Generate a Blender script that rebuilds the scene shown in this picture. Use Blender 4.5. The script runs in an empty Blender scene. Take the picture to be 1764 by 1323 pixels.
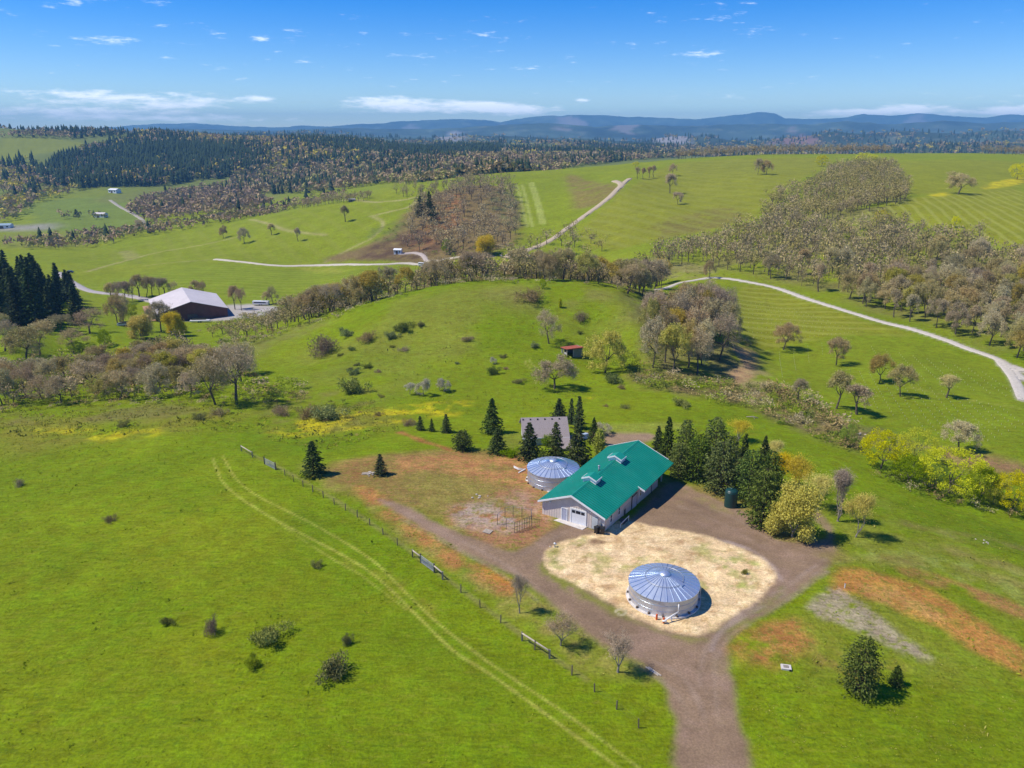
import bpy, bmesh, math, random
import numpy as np
from mathutils import Vector, Matrix
R = math.radians
scn = bpy.context.scene

# ------------------------------------------------------------------ camera
FPX, HORIZON, CAM_H = 1320.0, 228.0, 56.0          # focal length in px of a 1764 px wide picture, horizon row, height
PITCH = math.atan((661.5 - HORIZON) / FPX)
cam_data = bpy.data.cameras.new('camera')
cam = bpy.data.objects.new('camera', cam_data); scn.collection.objects.link(cam)
cam.location = (0, 0, CAM_H); cam.rotation_euler = (math.pi / 2 - PITCH, 0, 0)
cam_data.sensor_width = 36.0; cam_data.lens = 36.0 * FPX / 1764.0
cam_data.clip_start = 1.0; cam_data.clip_end = 90000.0
scn.camera = cam

# ------------------------------------------------------------------ sun, sky, exposure
SUN_EL, SUN_AZ = R(55), R(-94)                      # azimuth from +Y towards +X: the sun stands on the left
world = bpy.data.worlds.new('World'); scn.world = world; world.use_nodes = True
wn, wl = world.node_tree.nodes, world.node_tree.links
wn.clear()
def wnode(t, **k):
    n = wn.new(t)
    for a, b in k.items(): setattr(n, a, b)
    return n
wout = wnode('ShaderNodeOutputWorld'); wbg = wnode('ShaderNodeBackground')
sky = wnode('ShaderNodeTexSky', sky_type='NISHITA'); sky.sun_disc = False
sky.sun_elevation = SUN_EL; sky.sun_rotation = SUN_AZ
sky.air_density = 1.0; sky.dust_density = 0.0; sky.ozone_density = 4.0; sky.altitude = 1500
SKY_STRENGTH = 0.14
wtc = wnode('ShaderNodeTexCoord'); wsep = wnode('ShaderNodeSeparateXYZ')
wl.new(wtc.outputs['Generated'], wsep.inputs[0])
def wmath(op, a, b=None, c=None):
    n = wnode('ShaderNodeMath', operation=op)
    for i, v in enumerate((a, b, c)):
        if v is None: continue
        if isinstance(v, (int, float)): n.inputs[i].default_value = v
        else: wl.new(v, n.inputs[i])
    return n.outputs[0]
w_az = wmath('ARCTAN2', wsep.outputs[0], wsep.outputs[1])
w_el = wmath('ARCSINE', wsep.outputs[2])
wcomb = wnode('ShaderNodeCombineXYZ')
wl.new(wmath('MULTIPLY', w_az, 9.0), wcomb.inputs[0]); wl.new(wmath('MULTIPLY', w_el, 62.0), wcomb.inputs[1])
wcomb.inputs[2].default_value = 4.7
wnoise = wnode('ShaderNodeTexNoise'); wnoise.inputs['Scale'].default_value = 1.0
wnoise.inputs['Detail'].default_value = 7; wnoise.inputs['Roughness'].default_value = 0.58
wl.new(wcomb.outputs[0], wnoise.inputs['Vector'])
cl = wmath('MULTIPLY', wnoise.outputs['Fac'], 0.62)
# cumulus banks low over the horizon: (azimuth, elevation, half width, half height, strength), in radians
for az, el, hw, hh, st in ((-0.14, 0.0330, 0.055, 0.010, .33), (-0.045, 0.0310, 0.05, 0.0085, .34), (0.01, 0.0275, 0.05, 0.006, .28),
                           (0.455, 0.0255, 0.05, 0.0055, .34), (0.40, 0.0210, 0.06, 0.004, .25), (0.555, 0.0215, 0.032, 0.0055, .36),
                           (-0.40, 0.030, 0.07, 0.010, .26), (-0.50, 0.036, 0.10, 0.007, .22), (-0.52, 0.022, 0.09, 0.008, .20), (-0.30, 0.037, 0.02, 0.004, .28),
                           (0.085, 0.0370, 0.014, 0.004, .30), (-0.40, 0.0155, 0.12, 0.004, .2)):
    a = wmath('DIVIDE', wmath('SUBTRACT', w_az, az), hw); b = wmath('DIVIDE', wmath('SUBTRACT', w_el, el), hh)
    q = wmath('ADD', wmath('MULTIPLY', a, a), wmath('MULTIPLY', b, b))
    cl = wmath('ADD', cl, wmath('MULTIPLY', wmath('POWER', 2.718, wmath('MULTIPLY', q, -1.0)), st))
wc2 = wnode('ShaderNodeCombineXYZ'); wl.new(wmath('MULTIPLY', w_az, 42.0), wc2.inputs[0]); wl.new(wmath('MULTIPLY', w_el, 190.0), wc2.inputs[1]); wc2.inputs[2].default_value = 1.3
wn2 = wnode('ShaderNodeTexNoise'); wn2.inputs['Scale'].default_value = 1.0; wn2.inputs['Detail'].default_value = 6; wn2.inputs['Roughness'].default_value = 0.62; wl.new(wc2.outputs[0], wn2.inputs['Vector'])
cl = wmath('ADD', cl, wmath('MULTIPLY', wmath('SUBTRACT', wn2.outputs['Fac'], 0.5), 0.62))
wr = wnode('ShaderNodeMapRange', interpolation_type='SMOOTHSTEP')
wl.new(cl, wr.inputs[0]); wr.inputs[1].default_value = 0.40; wr.inputs[2].default_value = 0.68
wmix = wnode('ShaderNodeMix', data_type='RGBA')
wl.new(wmath('MULTIPLY', wr.outputs[0], 0.86), wmix.inputs['Factor'])
whs = wnode('ShaderNodeHueSaturation'); whs.inputs['Saturation'].default_value = 1.55; whs.inputs['Hue'].default_value = 0.518; wl.new(sky.outputs[0], whs.inputs['Color'])
wl.new(whs.outputs[0], wmix.inputs['A']); wmix.inputs['B'].default_value = (11.5, 11.7, 12.0, 1)
wl.new(wmix.outputs['Result'], wbg.inputs['Color']); wbg.inputs['Strength'].default_value = SKY_STRENGTH
wl.new(wbg.outputs[0], wout.inputs['Surface'])

sun_data = bpy.data.lights.new('sun', 'SUN'); sun_data.energy = 4.5; sun_data.angle = R(0.53); sun_data.color = (1.0, 0.935, 0.82)
sun = bpy.data.objects.new('sun', sun_data); scn.collection.objects.link(sun)
sun_dir = Vector((math.sin(SUN_AZ) * math.cos(SUN_EL), math.cos(SUN_AZ) * math.cos(SUN_EL), math.sin(SUN_EL)))
sun.rotation_euler = sun_dir.to_track_quat('Z', 'Y').to_euler(); sun.location = sun_dir * 300

vs = scn.view_settings
vs.view_transform = 'Standard'; vs.look = 'None'; vs.exposure = 0.20; vs.gamma = 1.0; vs.use_curve_mapping = False
scn.cycles.use_denoising = True
scn.cycles.max_bounces = 6; scn.cycles.diffuse_bounces = 2; scn.cycles.glossy_bounces = 2; scn.cycles.transmission_bounces = 2
scn.cycles.volume_bounces = 0; scn.cycles.transparent_max_bounces = 8

# ------------------------------------------------------------------ picture geometry used to survey positions
_c, _s = math.cos(PITCH), math.sin(PITCH)
def ray(px, py):
    xc = (px - 882.0) / FPX; yc = (661.5 - py) / FPX
    return np.array([xc, _c + yc * _s, -_s + yc * _c])
def at_z(px, py, z):
    d = ray(px, py); t = (z - CAM_H) / d[2]
    return Vector((d[0] * t, d[1] * t, z))
def at_y(px, py, y):
    d = ray(px, py); t = y / d[1]
    return Vector((d[0] * t, y, CAM_H + d[2] * t))

# ------------------------------------------------------------------ numpy noise
def _hash(ix, iy, seed):
    h = (ix.astype(np.int64) * 374761393 + iy.astype(np.int64) * 668265263 + seed * 974711) & 0xFFFFFFFF
    h = ((h ^ (h >> 13)) * 1274126177) & 0xFFFFFFFF
    h = (h ^ (h >> 16)) & 0xFFFFFF
    return h / float(0xFFFFFF)
def vnoise(x, y, seed=0):
    ix = np.floor(x); iy = np.floor(y); fx = x - ix; fy = y - iy
    fx = fx * fx * (3 - 2 * fx); fy = fy * fy * (3 - 2 * fy)
    a = _hash(ix, iy, seed); b = _hash(ix + 1, iy, seed); c = _hash(ix, iy + 1, seed); d = _hash(ix + 1, iy + 1, seed)
    return a + (b - a) * fx + (c - a) * fy + (a - b - c + d) * fx * fy
def fbm(x, y, scale, octv=4, seed=0, rough=0.5):      # about -1 .. 1
    x = np.asarray(x, float) / scale; y = np.asarray(y, float) / scale
    r = 0; amp = 1; tot = 0
    for k in range(octv):
        r = r + amp * (vnoise(x, y, seed + k * 17) * 2 - 1); tot += amp
        x = x * 2.03 + 11.3; y = y * 2.03 - 7.7; amp *= rough
    return r / tot
def sstep(a, b, x):
    t = np.clip((x - a) / (b - a), 0, 1); return t * t * (3 - 2 * t)

# ------------------------------------------------------------------ object helpers
COL = scn.collection
def tag(o, label=None, cat=None, group=None, kind=None):
    if label: o['label'] = label
    if cat: o['category'] = cat
    if group: o['group'] = group
    if kind: o['kind'] = kind
    return o
def empty(name, loc=(0, 0, 0), rz=0.0, label=None, cat=None, group=None):
    o = bpy.data.objects.new(name, None); COL.objects.link(o); o.location = loc; o.rotation_euler = (0, 0, rz)
    o.empty_display_size = 0.3
    return tag(o, label, cat, group)
def link(name, me, mat=None, parent=None):
    o = bpy.data.objects.new(name, me); COL.objects.link(o)
    if mat is not None and len(me.materials) == 0: me.materials.append(mat)
    if parent is not None: o.parent = parent
    return o
def np_mesh(name, verts, faces, smooth=False):
    """verts (n,3); faces (m,k) one k for the whole mesh"""
    verts = np.asarray(verts, np.float32); faces = np.asarray(faces, np.int32)
    me = bpy.data.meshes.new(name)
    m, k = faces.shape
    me.vertices.add(len(verts)); me.vertices.foreach_set('co', verts.ravel())
    me.loops.add(m * k); me.loops.foreach_set('vertex_index', faces.ravel())
    me.polygons.add(m); me.polygons.foreach_set('loop_start', np.arange(0, m * k, k, dtype=np.int32))
    if smooth: me.polygons.foreach_set('use_smooth', np.ones(m, bool))
    me.update(calc_edges=True)
    return me
def add_color(me, name, rgb):
    rgb = np.asarray(rgb, np.float32)
    a = me.color_attributes.new(name, 'FLOAT_COLOR', 'POINT')
    a.data.foreach_set('color', np.concatenate([rgb, np.ones((len(rgb), 1), np.float32)], 1).ravel())

class MB:
    """collects simple solids in one mesh"""
    def __init__(s): s.v = []; s.f = []
    def face_list(s, vs, fs):
        n = len(s.v); s.v += [tuple(v) for v in vs]; s.f += [tuple(n + i for i in f) for f in fs]; return s
    def box(s, x0, x1, y0, y1, z0, z1):
        return s.face_list([(x0,y0,z0),(x1,y0,z0),(x1,y1,z0),(x0,y1,z0),(x0,y0,z1),(x1,y0,z1),(x1,y1,z1),(x0,y1,z1)],
                           [(3,2,1,0),(4,5,6,7),(0,1,5,4),(1,2,6,5),(2,3,7,6),(3,0,4,7)])
    def hexa(s, p):
        return s.face_list(p, [(3,2,1,0),(4,5,6,7),(0,1,5,4),(1,2,6,5),(2,3,7,6),(3,0,4,7)])
    def bar(s, a, b, w, h=None, up=(0, 0, 1)):
        a = Vector(a); b = Vector(b); h = h or w; d = (b - a).normalized(); u = Vector(up)
        if abs(d.dot(u)) > .98: u = Vector((1, 0, 0))
        x = d.cross(u).normalized() * (w / 2); y = x.normalized().cross(d).normalized() * (h / 2)
        return s.hexa([a-x-y, a+x-y, b+x-y, b-x-y, a-x+y, a+x+y, b+x+y, b-x+y])
    def tube(s, pts, rad, n=8, cap=True):
        pts = [Vector(p) for p in pts]; rad = rad if hasattr(rad, '__len__') else [rad] * len(pts)
        n0 = len(s.v); prev = None
        for i, p in enumerate(pts):
            d = (pts[min(i+1, len(pts)-1)] - pts[max(i-1, 0)]).normalized()
            u = Vector((0, 0, 1)) if abs(d.z) < .95 else Vector((1, 0, 0))
            x = d.cross(u).normalized(); y = x.cross(d).normalized()
            for k in range(n):
                t = 2 * math.pi * k / n; s.v.append(tuple(p + (x * math.cos(t) + y * math.sin(t)) * rad[i]))
        for i in range(len(pts) - 1):
            for k in range(n):
                a = n0 + i*n + k; b = n0 + i*n + (k+1) % n; s.f.append((a, b, b + n, a + n))
        if cap:
            s.f.append(tuple(n0 + k for k in range(n))[::-1]); e = n0 + (len(pts)-1)*n; s.f.append(tuple(e + k for k in range(n)))
        return s
    def lathe(s, prof, n=32, cap=True):
        n0 = len(s.v)
        for r, z in prof:
            for k in range(n):
                t = 2*math.pi*k/n; s.v.append((r*math.cos(t), r*math.sin(t), z))
        for i in range(len(prof)-1):
            for k in range(n):
                a = n0+i*n+k; b = n0+i*n+(k+1)%n; s.f.append((a, b, b+n, a+n))
        if cap:
            s.f.append(tuple(n0+k for k in range(n))[::-1]); e = n0+(len(prof)-1)*n; s.f.append(tuple(e+k for k in range(n)))
        return s
    def prism(s, poly, z0, z1):
        n = len(poly)
        return s.face_list([(x,y,z0) for x,y in poly] + [(x,y,z1) for x,y in poly],
                           [tuple(range(n))[::-1], tuple(range(n, 2*n))] + [(i,(i+1)%n,(i+1)%n+n,i+n) for i in range(n)])
    def mesh(s, name, smooth=False, bevel=0):
        me = bpy.data.meshes.new(name); me.from_pydata(s.v, [], s.f)
        if smooth: me.polygons.foreach_set('use_smooth', [True]*len(me.polygons))
        if bevel:
            bm = bmesh.new(); bm.from_mesh(me)
            bmesh.ops.bevel(bm, geom=bm.edges[:], offset=bevel, segments=1, affect='EDGES'); bm.to_mesh(me); bm.free()
        me.update(); return me
    def build(s, name, mat, parent=None, smooth=False, bevel=0):
        return link(name, s.mesh(name, smooth, bevel), mat, parent)

# ------------------------------------------------------------------ material helper
class NT:
    def __init__(s, name):
        s.m = bpy.data.materials.new(name); s.m.use_nodes = True
        s.n, s.l = s.m.node_tree.nodes, s.m.node_tree.links; s.b = s.n['Principled BSDF']
    def node(s, t, ins=None, **k):
        n = s.n.new(t)
        for a, b in k.items(): setattr(n, a, b)
        for a, b in (ins or {}).items(): s.set(n.inputs[a], b)
        return n
    def set(s, sock, v):
        if hasattr(v, 'is_linked') or hasattr(v, 'links'): s.l.new(v, sock)
        else: sock.default_value = v
    def math(s, op, a, b=0.0): return s.node('ShaderNodeMath', {0: a, 1: b}, operation=op).outputs[0]
    def noise(s, scale, detail=4, rough=.55, vec=None):
        n = s.node('ShaderNodeTexNoise', {'Scale': scale, 'Detail': detail, 'Roughness': rough})
        if vec is not None: s.l.new(vec, n.inputs['Vector'])
        return n.outputs['Fac']
    def ramp(s, x, a, b, lo=0.0, hi=1.0):
        n = s.node('ShaderNodeMapRange', {0: x, 1: a, 2: b, 3: lo, 4: hi}); return n.outputs[0]
    def mix(s, f, a, b, mode='MIX'):
        n = s.node('ShaderNodeMix', data_type='RGBA', blend_type=mode)
        s.set(n.inputs['Factor'], f)
        for k, v in (('A', a), ('B', b)):
            s.set(n.inputs[k], v if not isinstance(v, tuple) or len(v) == 4 else (*v, 1))
        return n.outputs['Result']
    def objpos(s): return s.node('ShaderNodeTexCoord').outputs['Object']
    def worldpos(s): return s.node('ShaderNodeNewGeometry').outputs['Position']
    def bump(s, h, dist=.05, strength=1.0):
        n = s.node('ShaderNodeBump', {'Height': h, 'Distance': dist, 'Strength': strength}); s.l.new(n.outputs[0], s.b.inputs['Normal'])
    def done(s, col=None, rough=.8, metal=0.0, spec=None):
        if col is not None: s.set(s.b.inputs['Base Color'], col if not isinstance(col, tuple) else (*col[:3], 1))
        s.set(s.b.inputs['Roughness'], rough); s.b.inputs['Metallic'].default_value = metal
        if spec is not None: s.b.inputs['Specular IOR Level'].default_value = spec
        return s.m
def worn(name, col, var=.25, scale=3.0, rough=.7, metal=0.0, bump=0.0, dirt=(.12,.09,.06), dirt_amt=.25, spec=None):
    t = NT(name); p = t.objpos()
    n = t.noise(scale, 6, .6, p); n2 = t.noise(scale * .23, 3, .5, p)
    f = t.ramp(n, .3, .7, 1 - var, 1 + var * .5)
    c = t.mix(1.0, (*col, 1), t.node('ShaderNodeCombineColor', {0: f, 1: f, 2: f}).outputs[0], 'MULTIPLY')
    c = t.mix(t.ramp(n2, .5, .75, 0, dirt_amt), c, dirt)
    if bump: t.bump(n, bump)
    return t.done(c, rough, metal, spec)
# ================================================================== TERRAIN
# surveyed points: picture column, row, and the distance ahead ('y') or the height ('z')
PTS = []
def PY(*a): PTS.extend(at_y(*p) for p in a)
def PZ(*a): PTS.extend(at_z(*p) for p in a)
# the yard and the near field
PZ((0,1150,-1.2),(300,1120,-.3),(600,1150,0),(900,1150,0),(1150,1150,0),(1400,1150,-.6),(1764,1150,-3),(0,1320,-1),(500,1320,0),(1000,1320,0),(1400,1320,-.5),(1764,1320,-2),
   (0,950,-1.8),(250,930,-.6),(500,960,0),(0,820,-3),(200,800,-2),(400,800,-.8),(600,880,0),(560,800,-.3),(750,900,0),(750,820,.2),(900,860,0),(1000,920,0),
   (1150,1000,0),(1150,872,-1.5),(1110,880,-1.1),(1075,895,-.6),(1200,855,-1.9),(1160,832,-1.8),(1100,905,-.7),(1180,918,-.7),(1300,965,-.6),(1250,890,-1.5),(1400,920,-1.4),(1450,1000,-.8),(1600,1050,-2),(1764,1040,-3.6),(1550,920,-2.4),(1700,930,-4.6),(1764,960,-5),
   (1500,850,-4),(1600,850,-6.5),(1764,890,-9),(1420,800,-3.5),(1650,870,-7.5))
PZ((700,770,-.6),(850,770,-1),(620,745,-1.8),(940,765,-1),(1050,745,-2),(1150,730,-2.6),(900,700,-4),(1000,690,-4.5),(1200,720,-3.6),(1300,760,-3.2),(1350,770,-3.5),
   (0,740,-4.5),(150,730,-4),(300,725,-3),(450,730,-3),(560,720,-3.6),(750,700,-4),(0,700,-7),(130,695,-6.5),(280,690,-5.5),(400,695,-4.5),(480,690,-4.8),(620,680,-5))
# middle hill with the red shed
PZ((700,640,-5),(850,650,-5.2),(950,650,-5.2),(1050,655,-6),(984,608,-4.4),(1060,610,-5.5),(560,650,-6.5),(520,610,-7.5),(620,600,-4.5),(720,590,-3),(850,580,-1.5),(930,560,-.5),(1020,560,-1),(1090,570,-.4),
   (700,540,1),(820,520,4),(930,510,5),(1020,515,4.5),(1080,530,3),(1128,565,-1.5),(1130,600,-3),
   (900,491,6.5),(800,493,5.6),(1000,493,6.2),(1060,505,5),(1092,522,2.4),(720,504,3.2),(640,523,-.5),(580,541,-4),(500,563,-8),(420,585,-12),(360,597,-14.5))
# the back of that hill and the swale on the left, hidden from the air
PY((640,520,300),(640,523,330)); PTS += [Vector((x, y, z)) for x, y, z in ((-60,315,-12),(0,325,-8),(40,325,-8),(-110,300,-22),(0,380,-21),(60,380,-19),(-70,380,-28),(110,300,-9),
   (-150,200,-12),(-120,185,-8),(-130,230,-16),(-190,215,-18),(-90,215,-9.5),(-160,260,-23),(-210,260,-26),(-110,262,-19))]
PZ((0,640,-14),(100,620,-17),(60,560,-20),(200,590,-20),(150,560,-23),(230,565,-25),(30,590,-17),(0,500,-26),(120,545,-24))
# barn flat in the valley and vineyards on the left
PZ((330,548,-30),(450,545,-28),(420,530,-30),(520,520,-30),(260,540,-30),(200,520,-31),(600,505,-29),(150,500,-33),(250,510,-31))
PY((735,457,485),(560,457,520),(400,450,540),(250,460,535),(130,465,520),(30,440,600),(110,430,640),(620,480,440),(420,490,450),(300,480,470),(780,450,470),
   (870,440,465),(935,420,500),(985,388,545),(1030,355,590),(1062,325,640),(1085,310,690),(680,435,520),(700,400,560),(800,410,530),(800,350,620),(740,350,640),(900,370,590),(900,330,680),
   (600,420,560),(600,380,620),(500,400,620),(450,410,620),(400,430,590),(300,430,620),(200,440,610),
   (620,343,720),(720,322,750),(860,302,800),(560,352,740),(500,363,745),(420,380,735),(330,397,725),(220,415,700),(150,425,690),(1000,290,850),(1100,280,900),(1180,273,950),
   (1000,320,720),(1000,400,520),(1080,420,470),(1100,370,540),(1200,400,480),(1180,330,640),(1312,300,680),(1300,345,560),(1240,290,780),
   (1300,268,960),(1400,266,1000),(1540,265,1000),(1650,265,980),(1764,268,930),(1400,300,700),(1460,285,780),(1560,300,640),(1650,330,540),(1764,315,600),(1550,335,520),(1440,370,470),(1350,385,470),(1500,375,440),
   (1600,360,460),(1700,385,420),(1764,420,370),(1650,415,385),(1560,385,430),(1400,430,390),(1260,420,430),(1300,450,380),(1180,440,420),(1120,455,395),(1450,470,345),(1550,470,340),(1650,500,310),(1764,500,310),(1550,520,295),(1680,545,262),(1764,580,245),
   (1764,650,205),(1720,620,222),(1660,597,237),(1600,575,250),(1500,548,272),(1400,517,303),(1300,489,335),(1220,479,350),(1170,488,338),
   (1250,520,295),(1350,560,262),(1300,560,262),(1350,600,240),(1500,600,236),(1500,650,203),(1600,650,200),(1650,720,166),(1764,720,164),(1764,790,140),(1450,690,180),(1380,650,203),(1310,610,230),
   (1700,800,137),(1600,790,142),(1330,660,194),(1400,720,164),(1480,760,150),(1240,660,190),(1150,655,188),(1180,610,215),(1240,590,225))
# far valley on the left and the wooded hills beyond
PY((100,385,900),(200,400,830),(30,400,850),(0,420,720),(250,370,980),(100,350,1150),(200,335,1250),(0,350,1200),(350,370,900),(450,345,1150),(350,330,1350),(130,310,1500),(0,320,1450),(250,300,1550),
   (30,285,1650),(20,250,1850),(0,234,2050),(100,240,2100),(200,262,1900),(250,243,2150),(350,270,1850),(400,245,2300),(500,280,1700),(500,245,2450),(600,300,1450),(600,262,2200),(700,300,1300),(700,270,2100),(800,290,1300),
   (850,275,1900),(950,280,1500),(900,262,2500),(1050,270,1900),(1150,267,2300),(600,330,1050),(480,372,880),(700,318,950),(860,305,1050),(1000,300,1100),
   (1300,275,1500),(1500,275,1500),(1700,275,1500),(1200,280,1300),(1764,275,1700))
PTS += [Vector((x, y, z)) for x, y, z in ((-1800,3000,30),(-1000,3000,10),(-300,3000,-5),(300,3000,-20),(900,3000,-20),(1700,3000,-20),(500,2000,-10),(1300,2100,-15),
   (-70,10,-.5),(0,-20,0),(70,10,-.5),(-160,60,-2),(140,60,-4.5),(190,110,-9.5),(200,170,-7),(-200,120,-5))]

Y0 = 60.0
def tuv(x, y): return np.stack([np.asarray(x) / (np.asarray(y) + Y0) * 3.2, np.log(np.maximum(np.asarray(y) + Y0, 15)) * 2.0], -1)
_P = np.array([p[:] for p in PTS]); _C = tuv(_P[:, 0], _P[:, 1])
def _ker(a, b):
    d = np.sqrt(((a[:, None, :] - b[None]) ** 2).sum(-1) + 1e-9)
    return d * d * np.log(d + 1e-6)
# heights are interpolated as a share of the distance, so that far and near points weigh alike
_w = _P[:, 1] + 2 * Y0
_n = len(_P); _A = np.zeros((_n + 3, _n + 3)); _A[:_n, :_n] = _ker(_C, _C) + np.eye(_n) * 2e-4
_A[:_n, _n] = 1; _A[:_n, _n+1:] = _C; _A[_n, :_n] = 1; _A[_n+1:, :_n] = _C.T
_sol = np.linalg.solve(_A, np.concatenate([_P[:, 2] / _w, np.zeros(3)]))
def tps(x, y):
    q = tuv(x, y).reshape(-1, 2); out = np.empty(len(q))
    for i in range(0, len(q), 20000):
        c = q[i:i+20000]; out[i:i+20000] = _ker(c, _C) @ _sol[:_n] + _sol[_n] + c @ _sol[_n+1:]
    return out * (np.asarray(y).ravel() + 2 * Y0)

# distant ranges: crest rows of the picture at a distance
RANGES = [
 (2900, 380, [(-700,262),(0,262),(400,262),(560,247),(640,243),(760,247),(850,247),(930,245),(1000,249),(1060,254),(1110,255),(1180,254),(1280,257),(1400,259),(1500,257),(1560,252),(1620,248),(1680,250),(1764,246),(2400,248)]),
 (4400, 640, [(-700,240),(0,240),(300,236),(520,228),(600,232),(700,238),(800,233),(900,235),(1000,238),(1100,244),(1164,234),(1230,236),(1270,243),(1340,239),(1400,233),(1440,225),(1490,231),(1560,225),(1650,229),(1700,223),(1764,226),(2400,228)]),
 (8000, 1300, [(-700,226),(0,227),(200,226),(300,220),(400,224),(480,225),(560,220),(650,221),(740,222),(830,217),(900,213),(960,212),(1030,218),(1100,213),(1180,217),(1240,214),(1330,212),(1400,214),(1450,208),(1530,213),(1620,207),(1700,212),(1764,209),(2400,214)]),
 (13000, 2100, [(-700,222),(0,224),(130,222),(190,219),(250,214),(330,211),(370,214),(420,217),(470,219),(520,216),(560,218),(610,215),(680,210),(740,206),(800,204.5),(835,206),(862,210),(890,204),(925,199),(1000,196.5),(1060,200),(1130,201.5),(1200,205),(1250,199),(1310,192.5),(1335,193.5),(1352,203),(1400,205),(1450,202),(1490,194),(1530,199),(1580,194),(1640,198),(1700,203),(1735,196),(1764,197),(2000,201),(2400,206)])]
def far_ranges(x, y):
    z = np.full(len(x), -1e9)
    s = x / (y + Y0)
    for k, (Yk, wk, prof) in enumerate(RANGES):
        px = np.array([p[0] for p in prof], float); py = np.array([p[1] for p in prof], float)
        d = [ray(a, b) for a, b in zip(px, py)]
        sp = np.array([q[0] / (q[1] * (1 + Y0 / Yk)) for q in d]); zz = np.array([CAM_H + q[2] / q[1] * Yk for q in d])
        crest = np.interp(s, sp, zz) + fbm(x, x * 0, Yk * .012, 4, 5 + k) * Yk * .0009
        Yc = Yk * (1 + .05 * fbm(s * 10, s * 0 + k, 1.7, 3, 40 + k))
        t = (y - Yc) / wk
        front = np.clip(1 + t / 1.25, 0, 1); back = np.clip(1 - t / 1.6, 0, 1)
        g = np.where(t < 0, front ** 1.15, back)
        spur = fbm(s * Yk, y * .55, Yk * .075, 4, 70 + k)
        base = -30 + 0 * t
        zz = base + (crest - base) * g * (1 + .62 * spur * np.clip(-t * 1.4, 0, 1))
        z = np.maximum(z, zz)
    return z
def height_raw(x, y):
    yc = np.minimum(y, 3000)
    z = tps(np.asarray(x) * (yc + Y0) / (y + Y0), yc)
    z = z * (1 - sstep(2200, 2800, y)) - 22 * sstep(2200, 2800, y)
    f = sstep(2000, 2700, y)
    z = np.where(f > 0, z + (np.maximum(z, far_ranges(x, y)) - z) * f, z)
    # small unevenness, none on the graded yard
    amp = np.clip((y - 20) / 200, .25, 1.3)
    z = z + amp * (.30 * fbm(x, y, 23, 3, 3) + .12 * fbm(x, y, 6.0, 2, 9)) * (1 - .8 * np.exp(-(((x - 22) / 32) ** 2 + ((y - 95) / 34) ** 2)))
    z = z + np.clip((y - 300) / 1200, 0, 1) * 2.0 * fbm(x, y, 90, 3, 21)
    z = z + sstep(950, 1500, y) * (1 - sstep(2300, 2700, y)) * sstep(.12, -.05, x / (y + Y0)) * (20 * fbm(x, y, 430, 3, 61) + 9)   # folds of the wooded hills
    return z

# grid: columns fan out with the distance, rows get wider with it
rows = [-35.0]
while rows[-1] < 40: rows.append(rows[-1] + 3)
while rows[-1] < 800: rows.append(rows[-1] + float(np.clip(.0019 * (rows[-1] ** 2 + 56 ** 2) / 56, .15, 3.2)))
while rows[-1] < 3000: rows.append(rows[-1] * 1.013)
while rows[-1] < 15000: rows.append(rows[-1] * 1.018)
ROWS = np.array(rows)
COLS = np.concatenate([-np.linspace(2.0, .74, 34)[:-1], np.linspace(-.72, .72, 660), np.linspace(.74, 2.0, 34)[1:]])
NR, NC = len(ROWS), len(COLS)
GY = np.repeat(ROWS[:, None], NC, 1); GX = COLS[None, :] * (GY + Y0)
# thin-plate sum on every second row and fourth column, then refined
def coarse_grid():
    ri = np.unique(np.r_[np.arange(0, NR, 3), NR - 1]); ci = np.unique(np.r_[np.arange(0, NC, 4), NC - 1])
    yy = np.minimum(GY[np.ix_(ri, ci)], 3000); xx = COLS[ci][None, :] * (yy + Y0)
    zc = tps(xx.ravel(), yy.ravel()).reshape(len(ri), len(ci))
    z1 = np.empty((len(ri), NC))
    for i in range(len(ri)): z1[i] = np.interp(COLS, COLS[ci], zc[i])
    z2 = np.empty((NR, NC)); t = np.interp(ROWS, ROWS[ri], np.arange(len(ri))); i0 = np.clip(t.astype(int), 0, len(ri) - 2); fr = (t - i0)[:, None]
    return z1[i0] * (1 - fr) + z1[i0 + 1] * fr
_zc = coarse_grid()
_tps_old = tps
tps = lambda x, y: _zc.ravel()
GZ = height_raw(GX.ravel(), GY.ravel()).reshape(NR, NC)
tps = _tps_old
def ground(x, y):
    """height of the ground sheet at a place"""
    x = np.asarray(x, float); y = np.asarray(y, float)
    r = np.clip(np.interp(y, ROWS, np.arange(NR)), 0, NR - 1.001); c = np.clip(np.interp(x / (y + Y0), COLS, np.arange(NC)), 0, NC - 1.001)
    ri = r.astype(int); ci = c.astype(int); fr = r - ri; fc = c - ci
    return (GZ[ri, ci] * (1-fr) * (1-fc) + GZ[ri+1, ci] * fr * (1-fc) + GZ[ri, ci+1] * (1-fr) * fc + GZ[ri+1, ci+1] * fr * fc)
def gz(x, y): return float(ground(np.array([x]), np.array([y]))[0])
_T = np.concatenate([np.arange(40, 320, .5), np.geomspace(320, 14800, 900)])
def hit(px, py, ymin=0.0):
    """first place of the ground seen through a point of the picture"""
    d = ray(px, py); t = _T / d[1]; t = t[_T > ymin]
    x = d[0] * t; y = d[1] * t; z = CAM_H + d[2] * t
    below = z <= ground(x, y)
    i = int(np.argmax(below)) if below.any() else len(t) - 1
    a, b = (t[i-1] if i else t[i]), t[i]
    for _ in range(18):
        m = (a + b) / 2
        if CAM_H + d[2] * m <= gz(d[0] * m, d[1] * m): b = m
        else: a = m
    return Vector((d[0] * b, d[1] * b, gz(d[0] * b, d[1] * b)))
def at_dist(px, y):
    """a place on the ground at a distance, in a column of the picture"""
    x = 0.0
    for _ in range(6):
        z = gz(x, y); depth = y * _c - (z - CAM_H) * _s; x = (px - 882) / FPX * depth
    return Vector((x, y, gz(x, y)))
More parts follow.
